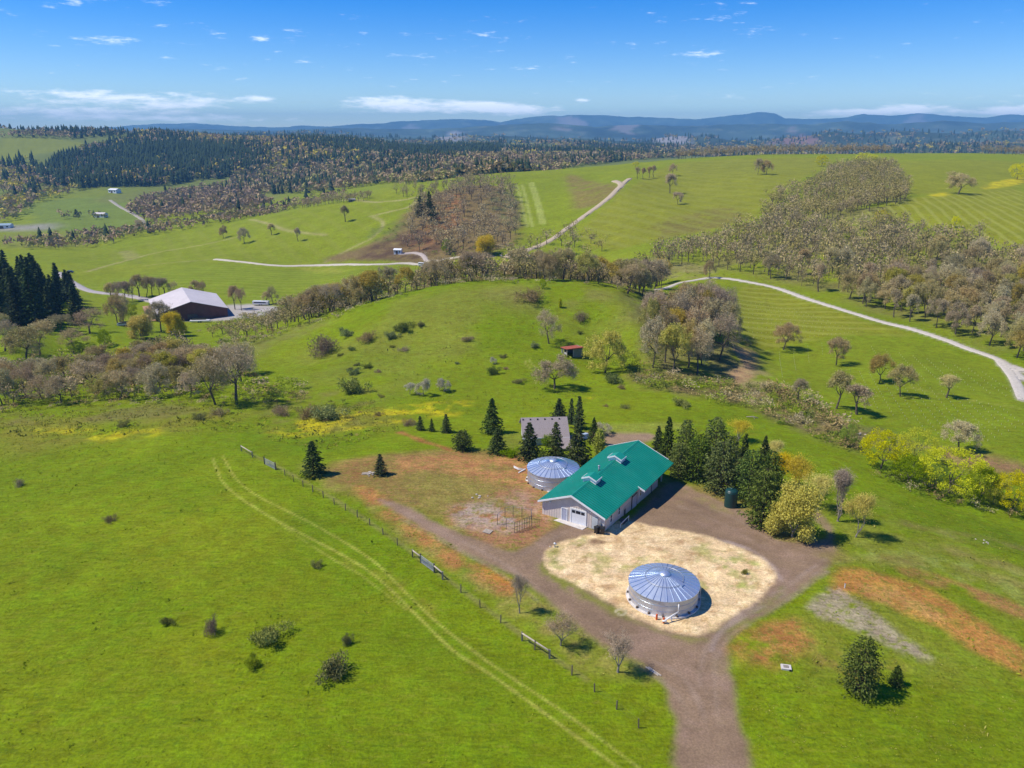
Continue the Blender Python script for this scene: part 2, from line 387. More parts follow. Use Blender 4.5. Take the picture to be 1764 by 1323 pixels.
# ------------------------------------------------------------------ what covers the ground
def smooth_line(pts, closed, sub=5):
    pts = [np.array(p[:2]) for p in pts]; n = len(pts); out = []
    for i in range(n if closed else n - 1):
        p0 = pts[(i-1) % n] if closed or i > 0 else pts[i]; p1 = pts[i]; p2 = pts[(i+1) % n]
        p3 = pts[(i+2) % n] if closed or i + 2 < n else p2
        for k in range(sub):
            t = k / sub
            out.append(.5 * ((2*p1) + (-p0+p2)*t + (2*p0-5*p1+4*p2-p3)*t*t + (-p0+3*p1-3*p2+p3)*t**3))
    if not closed: out.append(pts[-1])
    return np.array(out)
def seg_dist(x, y, line, closed):
    d = np.full(len(x), 1e9); n = len(line)
    for i in range(n if closed else n - 1):
        a = line[i]; b = line[(i+1) % n]; ab = b - a; L = (ab ** 2).sum() + 1e-12
        t = np.clip(((x - a[0]) * ab[0] + (y - a[1]) * ab[1]) / L, 0, 1)
        d = np.minimum(d, (x - a[0] - t * ab[0]) ** 2 + (y - a[1] - t * ab[1]) ** 2)
    return np.sqrt(d)
def inside(x, y, line):
    r = np.zeros(len(x), bool); n = len(line)
    for i in range(n):
        x1, y1 = line[i]; x2, y2 = line[(i+1) % n]
        if y1 == y2: continue
        c = ((y1 > y) != (y2 > y)) & (x < (x2 - x1) * (y - y1) / (y2 - y1) + x1)
        r ^= c
    return r
VX, VY = GX.ravel(), GY.ravel()
def area_mask(pix, soft=1.0, rag=0.0, ragscale=4.0, sub=5, seed=1, world=False, ymin=0.0):
    pts = pix if world else [hit(*p, ymin) for p in pix]
    line = smooth_line(pts, True, sub)
    mg = soft + rag * 1.5 + 1
    lo, hi = line.min(0) - mg, line.max(0) + mg
    sel = np.nonzero((VX > lo[0]) & (VX < hi[0]) & (VY > lo[1]) & (VY < hi[1]))[0]
    x, y = VX[sel], VY[sel]
    d = seg_dist(x, y, line, True) * np.where(inside(x, y, line), 1, -1)
    if rag: d = d + rag * fbm(x, y, ragscale, 4, seed, .6)
    return sel, sstep(-soft, soft, d), d
def line_mask(pix, width, soft=.3, rag=0.0, ragscale=3.0, seed=1, world=False, ymin=0.0):
    pts = pix if world else [hit(*p, ymin) for p in pix]
    line = smooth_line(pts, False, 5)
    mg = width + soft + rag * 1.5
    lo, hi = line.min(0) - mg, line.max(0) + mg
    sel = np.nonzero((VX > lo[0]) & (VX < hi[0]) & (VY > lo[1]) & (VY < hi[1]))[0]
    x, y = VX[sel], VY[sel]
    d = width / 2 - seg_dist(x, y, line, False)
    if rag: d = d + rag * fbm(x, y, ragscale, 3, seed)
    return sel, sstep(-soft, soft, d), d
C_ = lambda *a: np.array(a, float)
LUSH, GRASS, OLIVE, DRYG, PALEG = C_(.132,.205,.003), C_(.192,.238,.005), C_(.20,.195,.022), C_(.28,.235,.055), C_(.28,.29,.045)
GRAVEL, REDSOIL, ORANGE, STRAW, WHITEG, BROWN, DARKB = C_(.238,.160,.098), C_(.30,.125,.050), C_(.46,.19,.035), C_(.72,.52,.275), C_(.54,.49,.41), C_(.20,.115,.065), C_(.10,.055,.035)
GREYG, YELLOW, VINE, FORESTF = C_(.36,.30,.28), C_(.52,.44,.01), C_(.115,.20,.012), C_(.15,.16,.035)
n1 = fbm(VX, VY, 38, 4, 31); n2 = fbm(VX, VY, 9, 4, 32); n3 = fbm(VX, VY, 150, 3, 33)
col = np.empty((len(VX), 3)); TYPE = np.zeros(len(VX), np.int8); ROWM = np.zeros((len(VX), 3))
tone = np.clip(.5 + .5 * n1 + .25 * n2, 0, 1)[:, None]
col[:] = LUSH * (1 - tone) + GRASS * tone
far = sstep(260, 420, VY)[:, None]
col = col * (1 - far) + (C_(.175,.23,.008) * (1 - tone) + C_(.22,.25,.012) * tone) * far
vf = sstep(1000, 1500, VY)[:, None] * .8
col = col * (1 - vf) + C_(.13,.155,.045) * vf
mt = sstep(2300, 2900, VY)[:, None]
mtn = fbm(VX, VY, 420, 4, 91)[:, None]
mt2 = fbm(VX, VY, 130, 4, 94)[:, None]
col = col * (1 - mt) + (C_(.048,.070,.044) * np.clip(1 + .9 * mtn + .6 * mt2, .3, 2) + C_(.07,.055,.04) * np.clip(mt2 * 2 - .5, 0, 1)) * mt
def paint(m, c, a=1.0, ty=None, var=.12, seed=50):
    sel, w, d = m
    v = 1 + var * fbm(VX[sel], VY[sel], 5, 3, seed)
    w = (w * a)[:, None]
    col[sel] = col[sel] * (1 - w) + np.asarray(c) * v[:, None] * w
    if ty is not None: TYPE[sel[(d > 0)]] = ty
def fade(m, freq, lo=-.1, hi=.35, seed=60):
    sel, w, d = m
    return sel, w * sstep(lo, hi, fbm(VX[sel], VY[sel], freq, 4, seed, .6)), d
P_GRAVEL, P_STRAW, P_ROAD, P_SOIL, P_FAR, P_VINE = 1, 2, 3, 4, 5, 6
# --- near field and its edges
paint(fade(area_mask([(0,790),(160,760),(420,745),(700,745),(640,700),(480,700),(300,705),(0,715)], 6, 5, 20), 14, -.4, .3), OLIVE, .9)
paint(fade(area_mask([(0,730),(250,725),(330,700),(0,690)], 5, 5, 20), 10, -.2, .4, 61), C_(0.19,0.14,0.06), .6)
for a in ([(470,742),(600,715),(730,696),(810,694),(790,712),(650,735),(540,748)], [(560,735),(640,715),(560,712),(500,728)], [(690,705),(800,690),(800,705),(720,715)], [(60,752),(140,745),(140,738),(70,740)], [(170,762),(260,748),(250,740),(160,750)], [(1000,690),(1025,690),(1020,684),(1003,685)]):
    paint(fade(area_mask(a, 2.5, 2.5, 6), 4, -.25, .3, 62), YELLOW, .75)
paint(fade(area_mask([(560,900),(800,1150),(0,1150),(0,820),(380,780)], 8, 6, 20), 17, -.2, .5, 63), C_(0.186,0.224,0.006), .75)
paint(fade(area_mask([(540,880),(840,1150),(700,1150),(500,950)], 5, 4, 20), 25, -.3, .5, 64), C_(0.096,0.177,0.004), .7)
# grass between fence and drive
STRIP = [(560,838),(620,865),(700,930),(800,1000),(900,1075),(960,1120),(1040,1165),(1130,1165),(1060,1110),(960,1060),(880,1000),(770,935),(690,885),(650,855),(590,815),(520,800)]
paint(area_mask(STRIP, 1.5, 1.5, 5), C_(0.191,0.213,0.022), .9)
paint(fade(area_mask(STRIP, 1.5, 1.0, 5), 2.2, -.2, .4, 65), DRYG, .8)
# yard soil
YARD = [(590,800),(660,790),(780,783),(900,790),(960,800),(1010,820),(960,870),(940,900),(960,930),(1000,960),(860,970),(760,910),(680,880),(650,865),(690,850),(640,830)]
paint(area_mask([(560,815),(600,792),(680,780),(800,775),(900,780),(960,800),(990,850),(940,880),(960,920),(900,950),(820,930),(740,890),(650,860)], 2.5, 3.0, 6), C_(.27,.17,.055), .9)
paint(fade(area_mask([(680,790),(780,783),(900,790),(930,830),(840,835),(760,815),(690,820)], 2, 2, 5), 4, -.55, .1, 66), C_(0.42,0.2,0.075), .95)
paint(fade(area_mask([(590,800),(650,790),(660,810),(600,830)], 2, 2, 5), 3, -.2, .3, 67), REDSOIL, .6)
paint(fade(area_mask([(860,840),(930,840),(945,890),(950,920),(900,942),(830,935),(770,905),(780,880),(830,860)], 2, 2, 4), 4, -.5, .1, 68), C_(0.37,0.18,0.085), .95)
paint(fade(area_mask([(800,872),(870,862),(905,885),(880,915),(820,912),(785,890)], 2, 2, 4), 1.3, -.3, .2, 69), C_(0.4,0.31,0.25), .8)
paint(fade(area_mask([(700,815),(760,812),(860,838),(850,855),(790,862),(760,882),(690,845)], 2, 2, 5), 2.2, -.6, .0, 70), C_(.215,.18,.04), .75)
paint(fade(area_mask([(800,848),(850,858),(915,885),(925,900),(890,890),(840,862)], 1, 1, 3), 2, -.5, .1, 170), C_(.215,.18,.04), .75)
paint(fade(area_mask([(885,845),(935,870),(938,900),(905,880)], 1.5, 1, 3), 1.6, -.4, .2, 171), C_(0.42,0.3,0.22), .6)
paint(line_mask([(690,745),(720,757),(760,770),(775,776)], 1.3, .6, .5), C_(0.36,0.14,0.045), .9)
paint(fade(line_mask([(620,840),(660,870),(720,920),(800,975),(870,1010)], 3.0, 1.2, 1.2), 3, -.6, .1, 71), C_(0.42,0.19,0.06), .95)
paint(fade(area_mask([(820,970),(870,990),(900,1012),(880,1015),(840,995)], 1, .8, 3), 2, -.6, .1, 72), ORANGE, .8)
# drives of brown gravel
DRIVE = [(652,862),(690,868),(740,895),(800,920),(860,945),(900,945),(950,915),(985,898),(1040,915),(1090,890),(1120,860),(1160,830),(1200,845),(1290,885),(1330,925),(1400,935),(1425,920),(1405,895),(1370,870),(1395,865),(1430,905),(1440,950),(1420,985),(1330,1050),(1270,1085),(1255,1120),(1262,1165),(1270,1240),(1290,1330),(1170,1330),(1160,1240),(1130,1165),(1080,1130),(1010,1090),(950,1040),(890,995),(810,955),(720,905)]
STRAWP = [(1030,915),(1070,897),(1110,902),(1180,915),(1240,930),(1300,955),(1330,980),(1335,1000),(1310,1030),(1260,1065),(1215,1088),(1190,1092),(1130,1080),(1080,1055),(1020,1020),(960,990),(938,970),(945,945),(985,928)]
paint(area_mask([(1130,835),(1200,835),(1260,850),(1330,900),(1400,930),(1440,945),(1400,990),(1290,1000),(1180,900),(1120,880)], 2.5, 2, 5), C_(0.245,0.185,0.055), .95)
md = area_mask(DRIVE, .7, .6, 2.5)
paint(md, GRAVEL, 1, P_GRAVEL, .18)
paint(fade((md[0], md[1], md[2]), 5, 0, .5, 73), C_(.30,.20,.14), .6)
paint(fade(area_mask([(1130,800),(1165,820),(1200,850),(1300,900),(1330,920),(1290,900),(1200,870),(1130,870)], 1.5, 1, 3), 3, -.1, .4, 173), C_(0.23,0.2,0.06), .7)
paint(fade(area_mask([(1130,1085),(1000,1030),(930,985),(935,965),(950,985),(1040,1035),(1140,1090),(1230,1090),(1330,1035),(1345,1010),(1345,1025),(1260,1085),(1200,1105)], 1, .7, 2.5), 2, -.5, .1, 74), C_(0.177,0.198,0.02), .85)
ms = area_mask(STRAWP, .5, .7, 1.8)
paint(ms, STRAW, 1, P_STRAW, .15)
paint(fade(ms, 1.3, .02, .42, 75), C_(.50,.32,.15), .85)
paint(fade(ms, .7, .05, .5, 175), C_(.88,.69,.40), .7)
paint(fade(ms, 3.0, .18, .5, 76), C_(0.34,0.32,0.09), .7)
paint(fade(area_mask([(975,935),(1010,925),(1000,960),(965,975),(945,960)], 1, 1, 3), 1.8, -.1, .4, 77), C_(0.186,0.208,0.03), .8)
paint(area_mask([(1022,928),(1040,932),(1038,937),(1018,935)], .5, .4, 2), BROWN, .9)
paint(fade(area_mask([(1200,960),(1260,950),(1300,975),(1290,1020),(1240,1010)], 1.5, 1, 3), 1.7, .0, .45, 78), C_(0.298,0.333,0.07), .8)
paint(fade(area_mask([(1235,928),(1300,952),(1340,985),(1345,1000),(1325,970),(1290,945)], .7, .4, 2), 1.2, -.6, .0, 79), C_(0.45,0.36,0.32), .8)
# a straw-lined tyre track on the drive
for off in (0, 14):
    paint(fade(line_mask([(1425,975-off),(1350,1025-off),(1285,1060-off*.6),(1240,1090),(1225,1120)], .5, .4, .2), 4, -.5, .2, 80), C_(0.31,0.235,0.19), .6)
paint(line_mask([(1061,1052),(1070,1049),(1079,1054),(1070,1060),(1061,1054)], .28, .12), C_(0.46,0.4,0.24), .9)
for a in ([(700,885),(780,925),(850,960),(910,1000),(970,1045),(1040,1090),(1110,1130),(1180,1170),(1215,1240)], [(690,893),(770,938),(840,975),(900,1015),(955,1058),(1020,1102),(1090,1142),(1160,1190),(1190,1250)], [(900,955),(950,930),(990,910),(1030,922)], [(1415,950),(1400,925),(1390,900)],
          [(1425,985),(1340,1045),(1265,1092),(1235,1130),(1232,1180),(1240,1250)], [(1405,975),(1330,1030),(1255,1080),(1215,1120),(1205,1180)], [(1200,868),(1260,890),(1330,930),(1400,950)], [(1170,872),(1250,905),(1320,945),(1385,968)]):
    paint(fade(line_mask(a, .55, .35, .25, 2), 6, -.6, .3, 180), C_(.31,.225,.16), .55); 
for a in ([(905,975),(960,1020),(1030,1068),(1100,1105)], [(1130,850),(1180,862),(1230,880)]): paint(fade(line_mask(a, 1.6, .9, .6, 2), 4, -.5, .3, 181), C_(.16,.105,.07), .5)
# strips of dug ground on the right
R0 = [(1280,1120),(1330,1080),(1370,1050),(1440,1000),(1520,1020),(1620,1060),(1764,1130),(1764,1240),(1500,1240),(1300,1200)]
paint(fade(area_mask([(1440,1000),(1480,960),(1450,930),(1400,870),(1500,900),(1764,970),(1764,1165),(1600,1165),(1290,1165),(1290,1110)], 3, 3, 8), 6, -.5, .4, 81), C_(0.191,0.213,0.02), .8)
paint(fade(area_mask([(1440,985),(1470,980),(1560,1000),(1640,1040),(1720,1090),(1764,1120),(1764,1160),(1700,1130),(1600,1075),(1500,1030),(1435,1015)], 1.2, 1.0, 4), 3.5, -.75, -.1, 82), C_(.48,.215,.052), .92)
paint(fade(area_mask([(1480,1005),(1560,1022),(1620,1060),(1650,1085),(1600,1065),(1520,1040),(1480,1018)], 1.0, .8, 3), 1.6, -.5, .3, 182), C_(.52,.29,.085), .75)
paint(fade(area_mask([(1550,975),(1640,1000),(1764,1045),(1764,1065),(1650,1020),(1560,990)], 1, 1, 4), 4, -.6, .1, 83), C_(0.37,0.17,0.06), .85)
paint(fade(area_mask([(1390,1040),(1440,1010),(1480,1040),(1540,1080),(1600,1130),(1560,1125),(1480,1090),(1410,1060)], 1.0, 1.2, 3), 1.0, -.55, .0, 84), C_(.39,.30,.215), .8)
paint(fade(area_mask([(1290,1090),(1370,1070),(1390,1110),(1340,1150),(1270,1130)], 1.5, 1.5, 4), 2.5, -.5, .2, 85), C_(0.4,0.175,0.05), .9)
paint(fade(area_mask([(1400,1110),(1500,1120),(1560,1160),(1440,1165)], 1.5, 1.5, 4), 2.5, -.2, .4, 86), C_(0.28,0.15,0.05), .6)
for a in ([(1430,960),(1560,965),(1764,1010)], [(1560,905),(1660,925),(1764,945)], [(1500,910),(1620,945),(1764,985)]):
    paint(fade(line_mask(a, 3.5, 1.5, 1.5), 5, -.5, .3, 87), C_(0.26,0.21,0.06), .7)
paint(fade(area_mask([(1430,870),(1520,860),(1560,900),(1480,930)], 2, 2, 5), 4, -.3, .4, 88), C_(0.228,0.255,0.03), .7)
paint(fade(area_mask([(1480,940),(1764,990),(1764,1045),(1650,1000),(1500,960)], 2, 2, 5), 2, -.2, .4, 89), C_(0.27,0.302,0.06), .7)
paint(fade(area_mask([(1480,800),(1764,920),(1764,960),(1500,870)], 2, 2, 5), 8, -.3, .4, 189), C_(0.128,0.198,0.006), .6)
# wheel tracks through the field
for T_, w in (([(366,788),(372,805),(384,830),(410,855),(470,893),(540,930),(600,962),(650,995),(720,1062),(780,1120),(842,1160),(940,1230),(1075,1330)], .34),
              ([(384,785),(394,805),(410,828),(450,858),(530,898),(600,938),(650,972),(700,1022),(760,1078),(820,1125),(870,1160),(975,1230),(1110,1330)], .30),
              ([(486,905),(560,955),(620,990),(700,1050)], .16)):
    paint(line_mask(T_, w, .14, .10, 1.5), C_(0.36,0.36,0.06), .85)
paint(fade(line_mask([(600,970),(690,1010),(760,1060)], 1.5, 1.0, .8), 2, -.2, .5, 90), C_(0.27,0.22,0.03), .5)
paint(line_mask([(420,776),(560,850),(700,945),(860,1065),(950,1130),(1010,1170)], .7, .4, .3), C_(0.24,0.22,0.06), .7)
paint(fade(area_mask([(1000,745),(1110,745),(1130,755),(1080,770),(1040,768)], 1, 1, 4), 5, -.9, -.5), C_(0.3,0.2,0.13), .95, P_GRAVEL)
paint(area_mask([(1040,733),(1160,728),(1180,738),(1120,745),(1030,745)], 1.5, 1, 4), C_(0.233,0.26,0.035), .8)
paint(area_mask([(870,745),(940,752),(960,765),(900,775),(850,765)], 1.5, 1, 4), C_(0.177,0.198,0.03), .6)
# --- middle hill
paint(fade(area_mask([(560,560),(700,510),(900,492),(1060,505),(1100,560),(1060,600),(900,580),(760,640),(560,640),(460,600)], 10, 8, 30), 22, -.2, .4, 92), C_(0.186,0.208,0.022), .9)
paint(fade(area_mask([(860,500),(1000,495),(1080,520),(1090,560),(1000,545),(880,525)], 10, 6, 20), 16, -.4, .2, 93), C_(0.205,0.19,0.045), .8)
paint(fade(area_mask([(500,620),(640,590),(760,600),(700,680),(560,690)], 8, 6, 20), 9, -.3, .4, 94), C_(0.181,0.203,0.025), .6)
paint(fade(area_mask([(480,690),(640,670),(640,730),(480,740)], 4, 3, 10), 5, -.2, .3, 95), C_(0.2,0.16,0.05), .6)
paint(fade(area_mask([(380,595),(520,560),(560,560),(470,600),(400,625)], 6, 5, 14), 8, -.4, .3, 96), C_(0.19,0.19,0.04), .8)
for a in ([(905,622),(908,630),(920,638),(928,641)], [(912,619),(916,628),(928,636)]): paint(line_mask(a, .4, .2), C_(0.33,0.33,0.07), .8)
# --- gully and banks at the right of the hill
paint(fade(area_mask([(1090,640),(1230,660),(1330,665),(1420,705),(1500,760),(1460,770),(1380,740),(1290,700),(1180,680),(1090,665)], 4, 4, 10), 6, -.5, .2, 97), C_(0.19,0.135,0.065), .85)
paint(fade(area_mask([(1090,500),(1240,500),(1270,560),(1290,620),(1260,655),(1150,650),(1100,580)], 5, 4, 12), 6, -.6, .2, 98), C_(0.17,0.14,0.06), .8)
paint(area_mask([(1262,595),(1300,605),(1310,625),(1295,655),(1265,662),(1255,640),(1280,625)], 1.5, 1.5, 5), C_(0.4,0.25,0.13), .9)
paint(fade(area_mask([(1285,655),(1320,620),(1330,640),(1320,690),(1290,690)], 3, 2, 8), 5, -.6, .2, 99), C_(0.34,0.27,0.12), .8)
paint(fade(area_mask([(1600,770),(1680,780),(1764,800),(1764,825),(1660,800)], 3, 2, 6), 4, -.8, -.2, 100), C_(0.3,0.16,0.09), .9)
paint(fade(area_mask([(1440,735),(1520,740),(1600,770),(1520,775)], 3, 2, 6), 4, -.5, .2, 101), C_(0.15,0.11,0.06), .8)
# --- vineyards
def vine(pix, rows, c, soft=4, seed=110, ymin=0.0):
    m = area_mask(pix, soft, 3, 12, ymin=ymin); paint(m, c, .8, P_VINE, .15, seed); ROWM[m[0]] = np.maximum(ROWM[m[0]], m[1][:, None] * np.array(rows)); return m
vine([(1260,505),(1300,492),(1400,522),(1500,555),(1560,577),(1470,575),(1380,590),(1270,595),(1255,560)], (1, 0, 0), C_(0.223,0.229,0.0154))
vine([(1310,610),(1400,590),(1560,580),(1700,625),(1764,680),(1764,790),(1600,760),(1450,700),(1340,660)], (0, .0, 0), C_(0.176,0.223,0.0084))
vine([(160,490),(400,455),(640,462),(735,460),(640,490),(480,520),(300,500),(200,505)], (.6, 0, 0), C_(0.176,0.234,0.0084))
vine([(130,440),(330,400),(500,365),(640,340),(700,345),(640,395),(600,430),(500,450),(250,455)], (0, .5, 0), C_(0.192,0.234,0.0084))
vine([(890,312),(990,310),(1000,360),(990,385),(900,390)], (0, 0, 0), C_(0.199,0.246,0.0084))
vine([(1000,400),(1090,320),(1180,280),(1420,272),(1400,300),(1310,360),(1290,380),(1150,410),(1050,430)], (0, 1, 0), C_(0.217,0.223,0.0154))
vine([(1540,280),(1764,280),(1764,320),(1600,335),(1540,320)], (0, .4, 0), C_(0.215,0.229,0.0126))
vine([(1480,370),(1560,345),(1700,330),(1764,330),(1764,425),(1690,410),(1560,385)], (0, 0, 1), C_(0.229,0.234,0.0126))
for a in ([(890,318),(908,390)], [(899,318),(917,390)], [(912,315),(932,385)], [(917,314),(938,385)]): paint(line_mask(a, 2.6, .8, .4), C_(0.335,0.374,0.08), .8)
paint(line_mask([(1570,668),(1650,685),(1764,705)], .8, .5, .3), C_(0.3,0.3,0.06), .6)
for k, a in enumerate(([(430,378),(470,388),(500,398),(560,405)], [(560,452),(600,430),(640,410),(660,385),(640,372)], [(640,372),(700,358),(720,345)], [(590,345),(640,348),(690,345),(715,340)], [(250,458),(300,452),(370,447)], [(150,468),(250,440),(330,425),(420,405)])):
    paint(line_mask(a, (3.5, 3, 4, 5, 2, 3)[k], 1.5, 1.0), C_(0.33,0.3,0.11), .85)
paint(fade(area_mask([(500,455),(540,470),(600,468),(560,455)], 6, 3, 12), 7, -.3, .3, 102), C_(0.33,0.31,0.05), .5)
paint(area_mask([(205,435),(225,432),(240,442),(220,448)], 3, 2, 8), C_(0.27,0.26,0.07), .8)
for a in ([(20,420),(90,412),(160,408),(150,418),(60,424)], ): paint(fade(area_mask(a, 6, 5, 15), 14, -.5, .2, 103), YELLOW, .8)
for a in ([(1700,318),(1764,305),(1764,315),(1700,326)], [(1600,337),(1630,332),(1625,338)]): paint(fade(area_mask(a, 3, 2, 10), 6, -.6, .0, 103), YELLOW, .9)
paint(fade(area_mask([(980,300),(1060,318),(1060,335),(1000,360),(985,340)], 6, 4, 15), 9, -.7, .0, 104), C_(0.21,0.15,0.05), .8)
paint(fade(area_mask([(1130,385),(1180,370),(1250,355),(1300,380),(1220,400),(1140,410)], 8, 6, 18), 10, -.5, .2, 105), C_(0.17,0.13,0.04), .7)
# bare wooded slope in the middle
paint(area_mask([(560,450),(620,425),(680,390),(720,350),(780,325),(850,320),(885,340),(895,390),(890,415),(830,440),(760,450),(700,452)], 7, 7, 18), C_(0.185,0.125,0.055), .95)
paint(fade(area_mask([(700,420),(740,370),(760,340),(800,335),(790,390),(740,430)], 6, 5, 12), 7, -.3, .3, 106), C_(0.27,0.12,0.05), .8)
paint(fade(area_mask([(620,445),(680,405),(740,400),(760,430),(700,448)], 5, 4, 12), 9, -.5, .2, 107), DARKB, .9)
paint(fade(area_mask([(640,395),(700,380),(680,410),(640,415)], 5, 4, 12), 7, -.3, .3, 108), C_(0.128,0.156,0.03), .7)
paint(fade(area_mask([(840,330),(885,330),(895,390),(850,370)], 5, 4, 12), 7, -.3, .3, 109), C_(0.121,0.135,0.05), .8)
# woods floor on the right
paint(fade(area_mask([(1090,450),(1250,440),(1310,380),(1400,340),(1500,300),(1560,320),(1540,380),(1660,420),(1764,450),(1764,600),(1600,560),(1400,500),(1250,465),(1150,478)], 8, 8, 18), 12, -.5, .1, 111), C_(0.185,0.17,0.05), .85)
paint(fade(area_mask([(1500,400),(1764,450),(1764,600),(1600,560)], 8, 8, 18), 14, -.2, .3, 112), C_(0.177,0.198,0.02), .8)
# farm roads of pale crushed stone
ROADS = (([(1764,655),(1725,622),(1660,598),(1600,576),(1500,549),(1400,518),(1340,497),(1300,488),(1250,480),(1220,479),(1190,484),(1160,491),(1130,500)], 2.7, WHITEG),
             ([(1764,690),(1745,650),(1722,621)], 3.0, WHITEG), ([(1735,630),(1764,640)], 6.0, WHITEG),
             ([(1085,308),(1060,330),(1040,348),(1010,370),(985,388),(950,413),(900,434),(870,444)], 4.5, C_(0.47,0.38,0.26)), ([(1058,312),(1070,318),(1066,325)], 5, C_(0.47,0.38,0.26)),
             ([(735,456),(700,454),(640,456),(560,457),(480,458),(430,453),(370,447)], 3.2, C_(0.56,0.5,0.4)),
             ([(728,455),(742,460)], 6, C_(0.56,0.5,0.44)), ([(735,450),(728,440),(712,436),(690,438)], 3, C_(0.45,0.38,0.33)), ([(735,450),(790,443),(850,442)], 3, C_(0.52,0.45,0.33)),
             ([(100,470),(150,500),(210,508),(270,522)], 5, C_(0.42,0.38,0.36)), ([(190,345),(240,375),(250,395)], 5, C_(0.36,0.33,0.26)))
for a, w, c in ROADS: paint(line_mask(a, w * .9, .9, .3, 3), np.asarray(c) * .9, .85)
paint(area_mask([(395,525),(470,527),(475,538),(430,548),(300,552),(275,540)], 2, 1.5, 6), C_(0.42,0.38,0.36), .9, P_ROAD)
paint(fade(area_mask([(1125,450),(1200,455),(1240,478),(1180,480),(1130,475)], 4, 3, 8), 7, -.4, .3, 113), C_(0.26,0.23,0.08), .8)
# far valley floor and clearcuts
for a, c in (([(60,350),(200,340),(250,365),(250,395),(150,405),(60,395)], C_(0.154,0.208,0.03)), ([(0,405),(120,398),(200,405),(120,425),(0,425)], C_(0.195,0.218,0.03)), ([(350,330),(420,318),(480,335),(470,345),(380,345)], C_(0.177,0.198,0.04)),
             ([(0,240),(60,236),(140,245),(120,255),(30,275),(0,278)], C_(0.205,0.229,0.03)), ([(0,390),(90,385),(90,395),(0,398)], C_(0.28,0.26,0.22)), ([(180,340),(320,325),(330,335),(200,350)], C_(0.167,0.187,0.04))):
    paint(area_mask(a, 15, 15, 60), c, .9, P_FAR)
for a, c in (([(960,207),(985,203),(1008,214),(985,215)], C_(0.4,0.32,0.28)), ([(1050,217),(1100,214),(1100,224),(1060,225)], C_(0.36,0.3,0.27)), ([(690,220),(720,217),(712,224)], C_(0.34,0.3,0.28)), ([(770,232),(800,230),(790,238),(765,238)], C_(0.45,0.42,0.42)),
             ([(1345,220),(1375,216),(1380,226),(1350,228)], C_(0.38,0.3,0.26)), ([(1330,240),(1380,232),(1400,236),(1395,248),(1350,246)], C_(0.4,0.21,0.17)), ([(1560,207),(1600,204),(1600,210)], C_(0.32,0.28,0.26)), ([(850,246),(960,250),(1010,262),(930,264),(880,256)], C_(0.195,0.218,0.07)), ([(1130,238),(1160,236),(1155,241)], C_(0.5,0.46,0.45)), ([(955,219),(985,221),(980,226),(960,226)], C_(0.36,0.3,0.27))):
    paint(area_mask(a, 35, 150, 420, 5, 7), np.asarray(c) * .72, .75)
TYPE[(VY > 2300)] = P_FAR

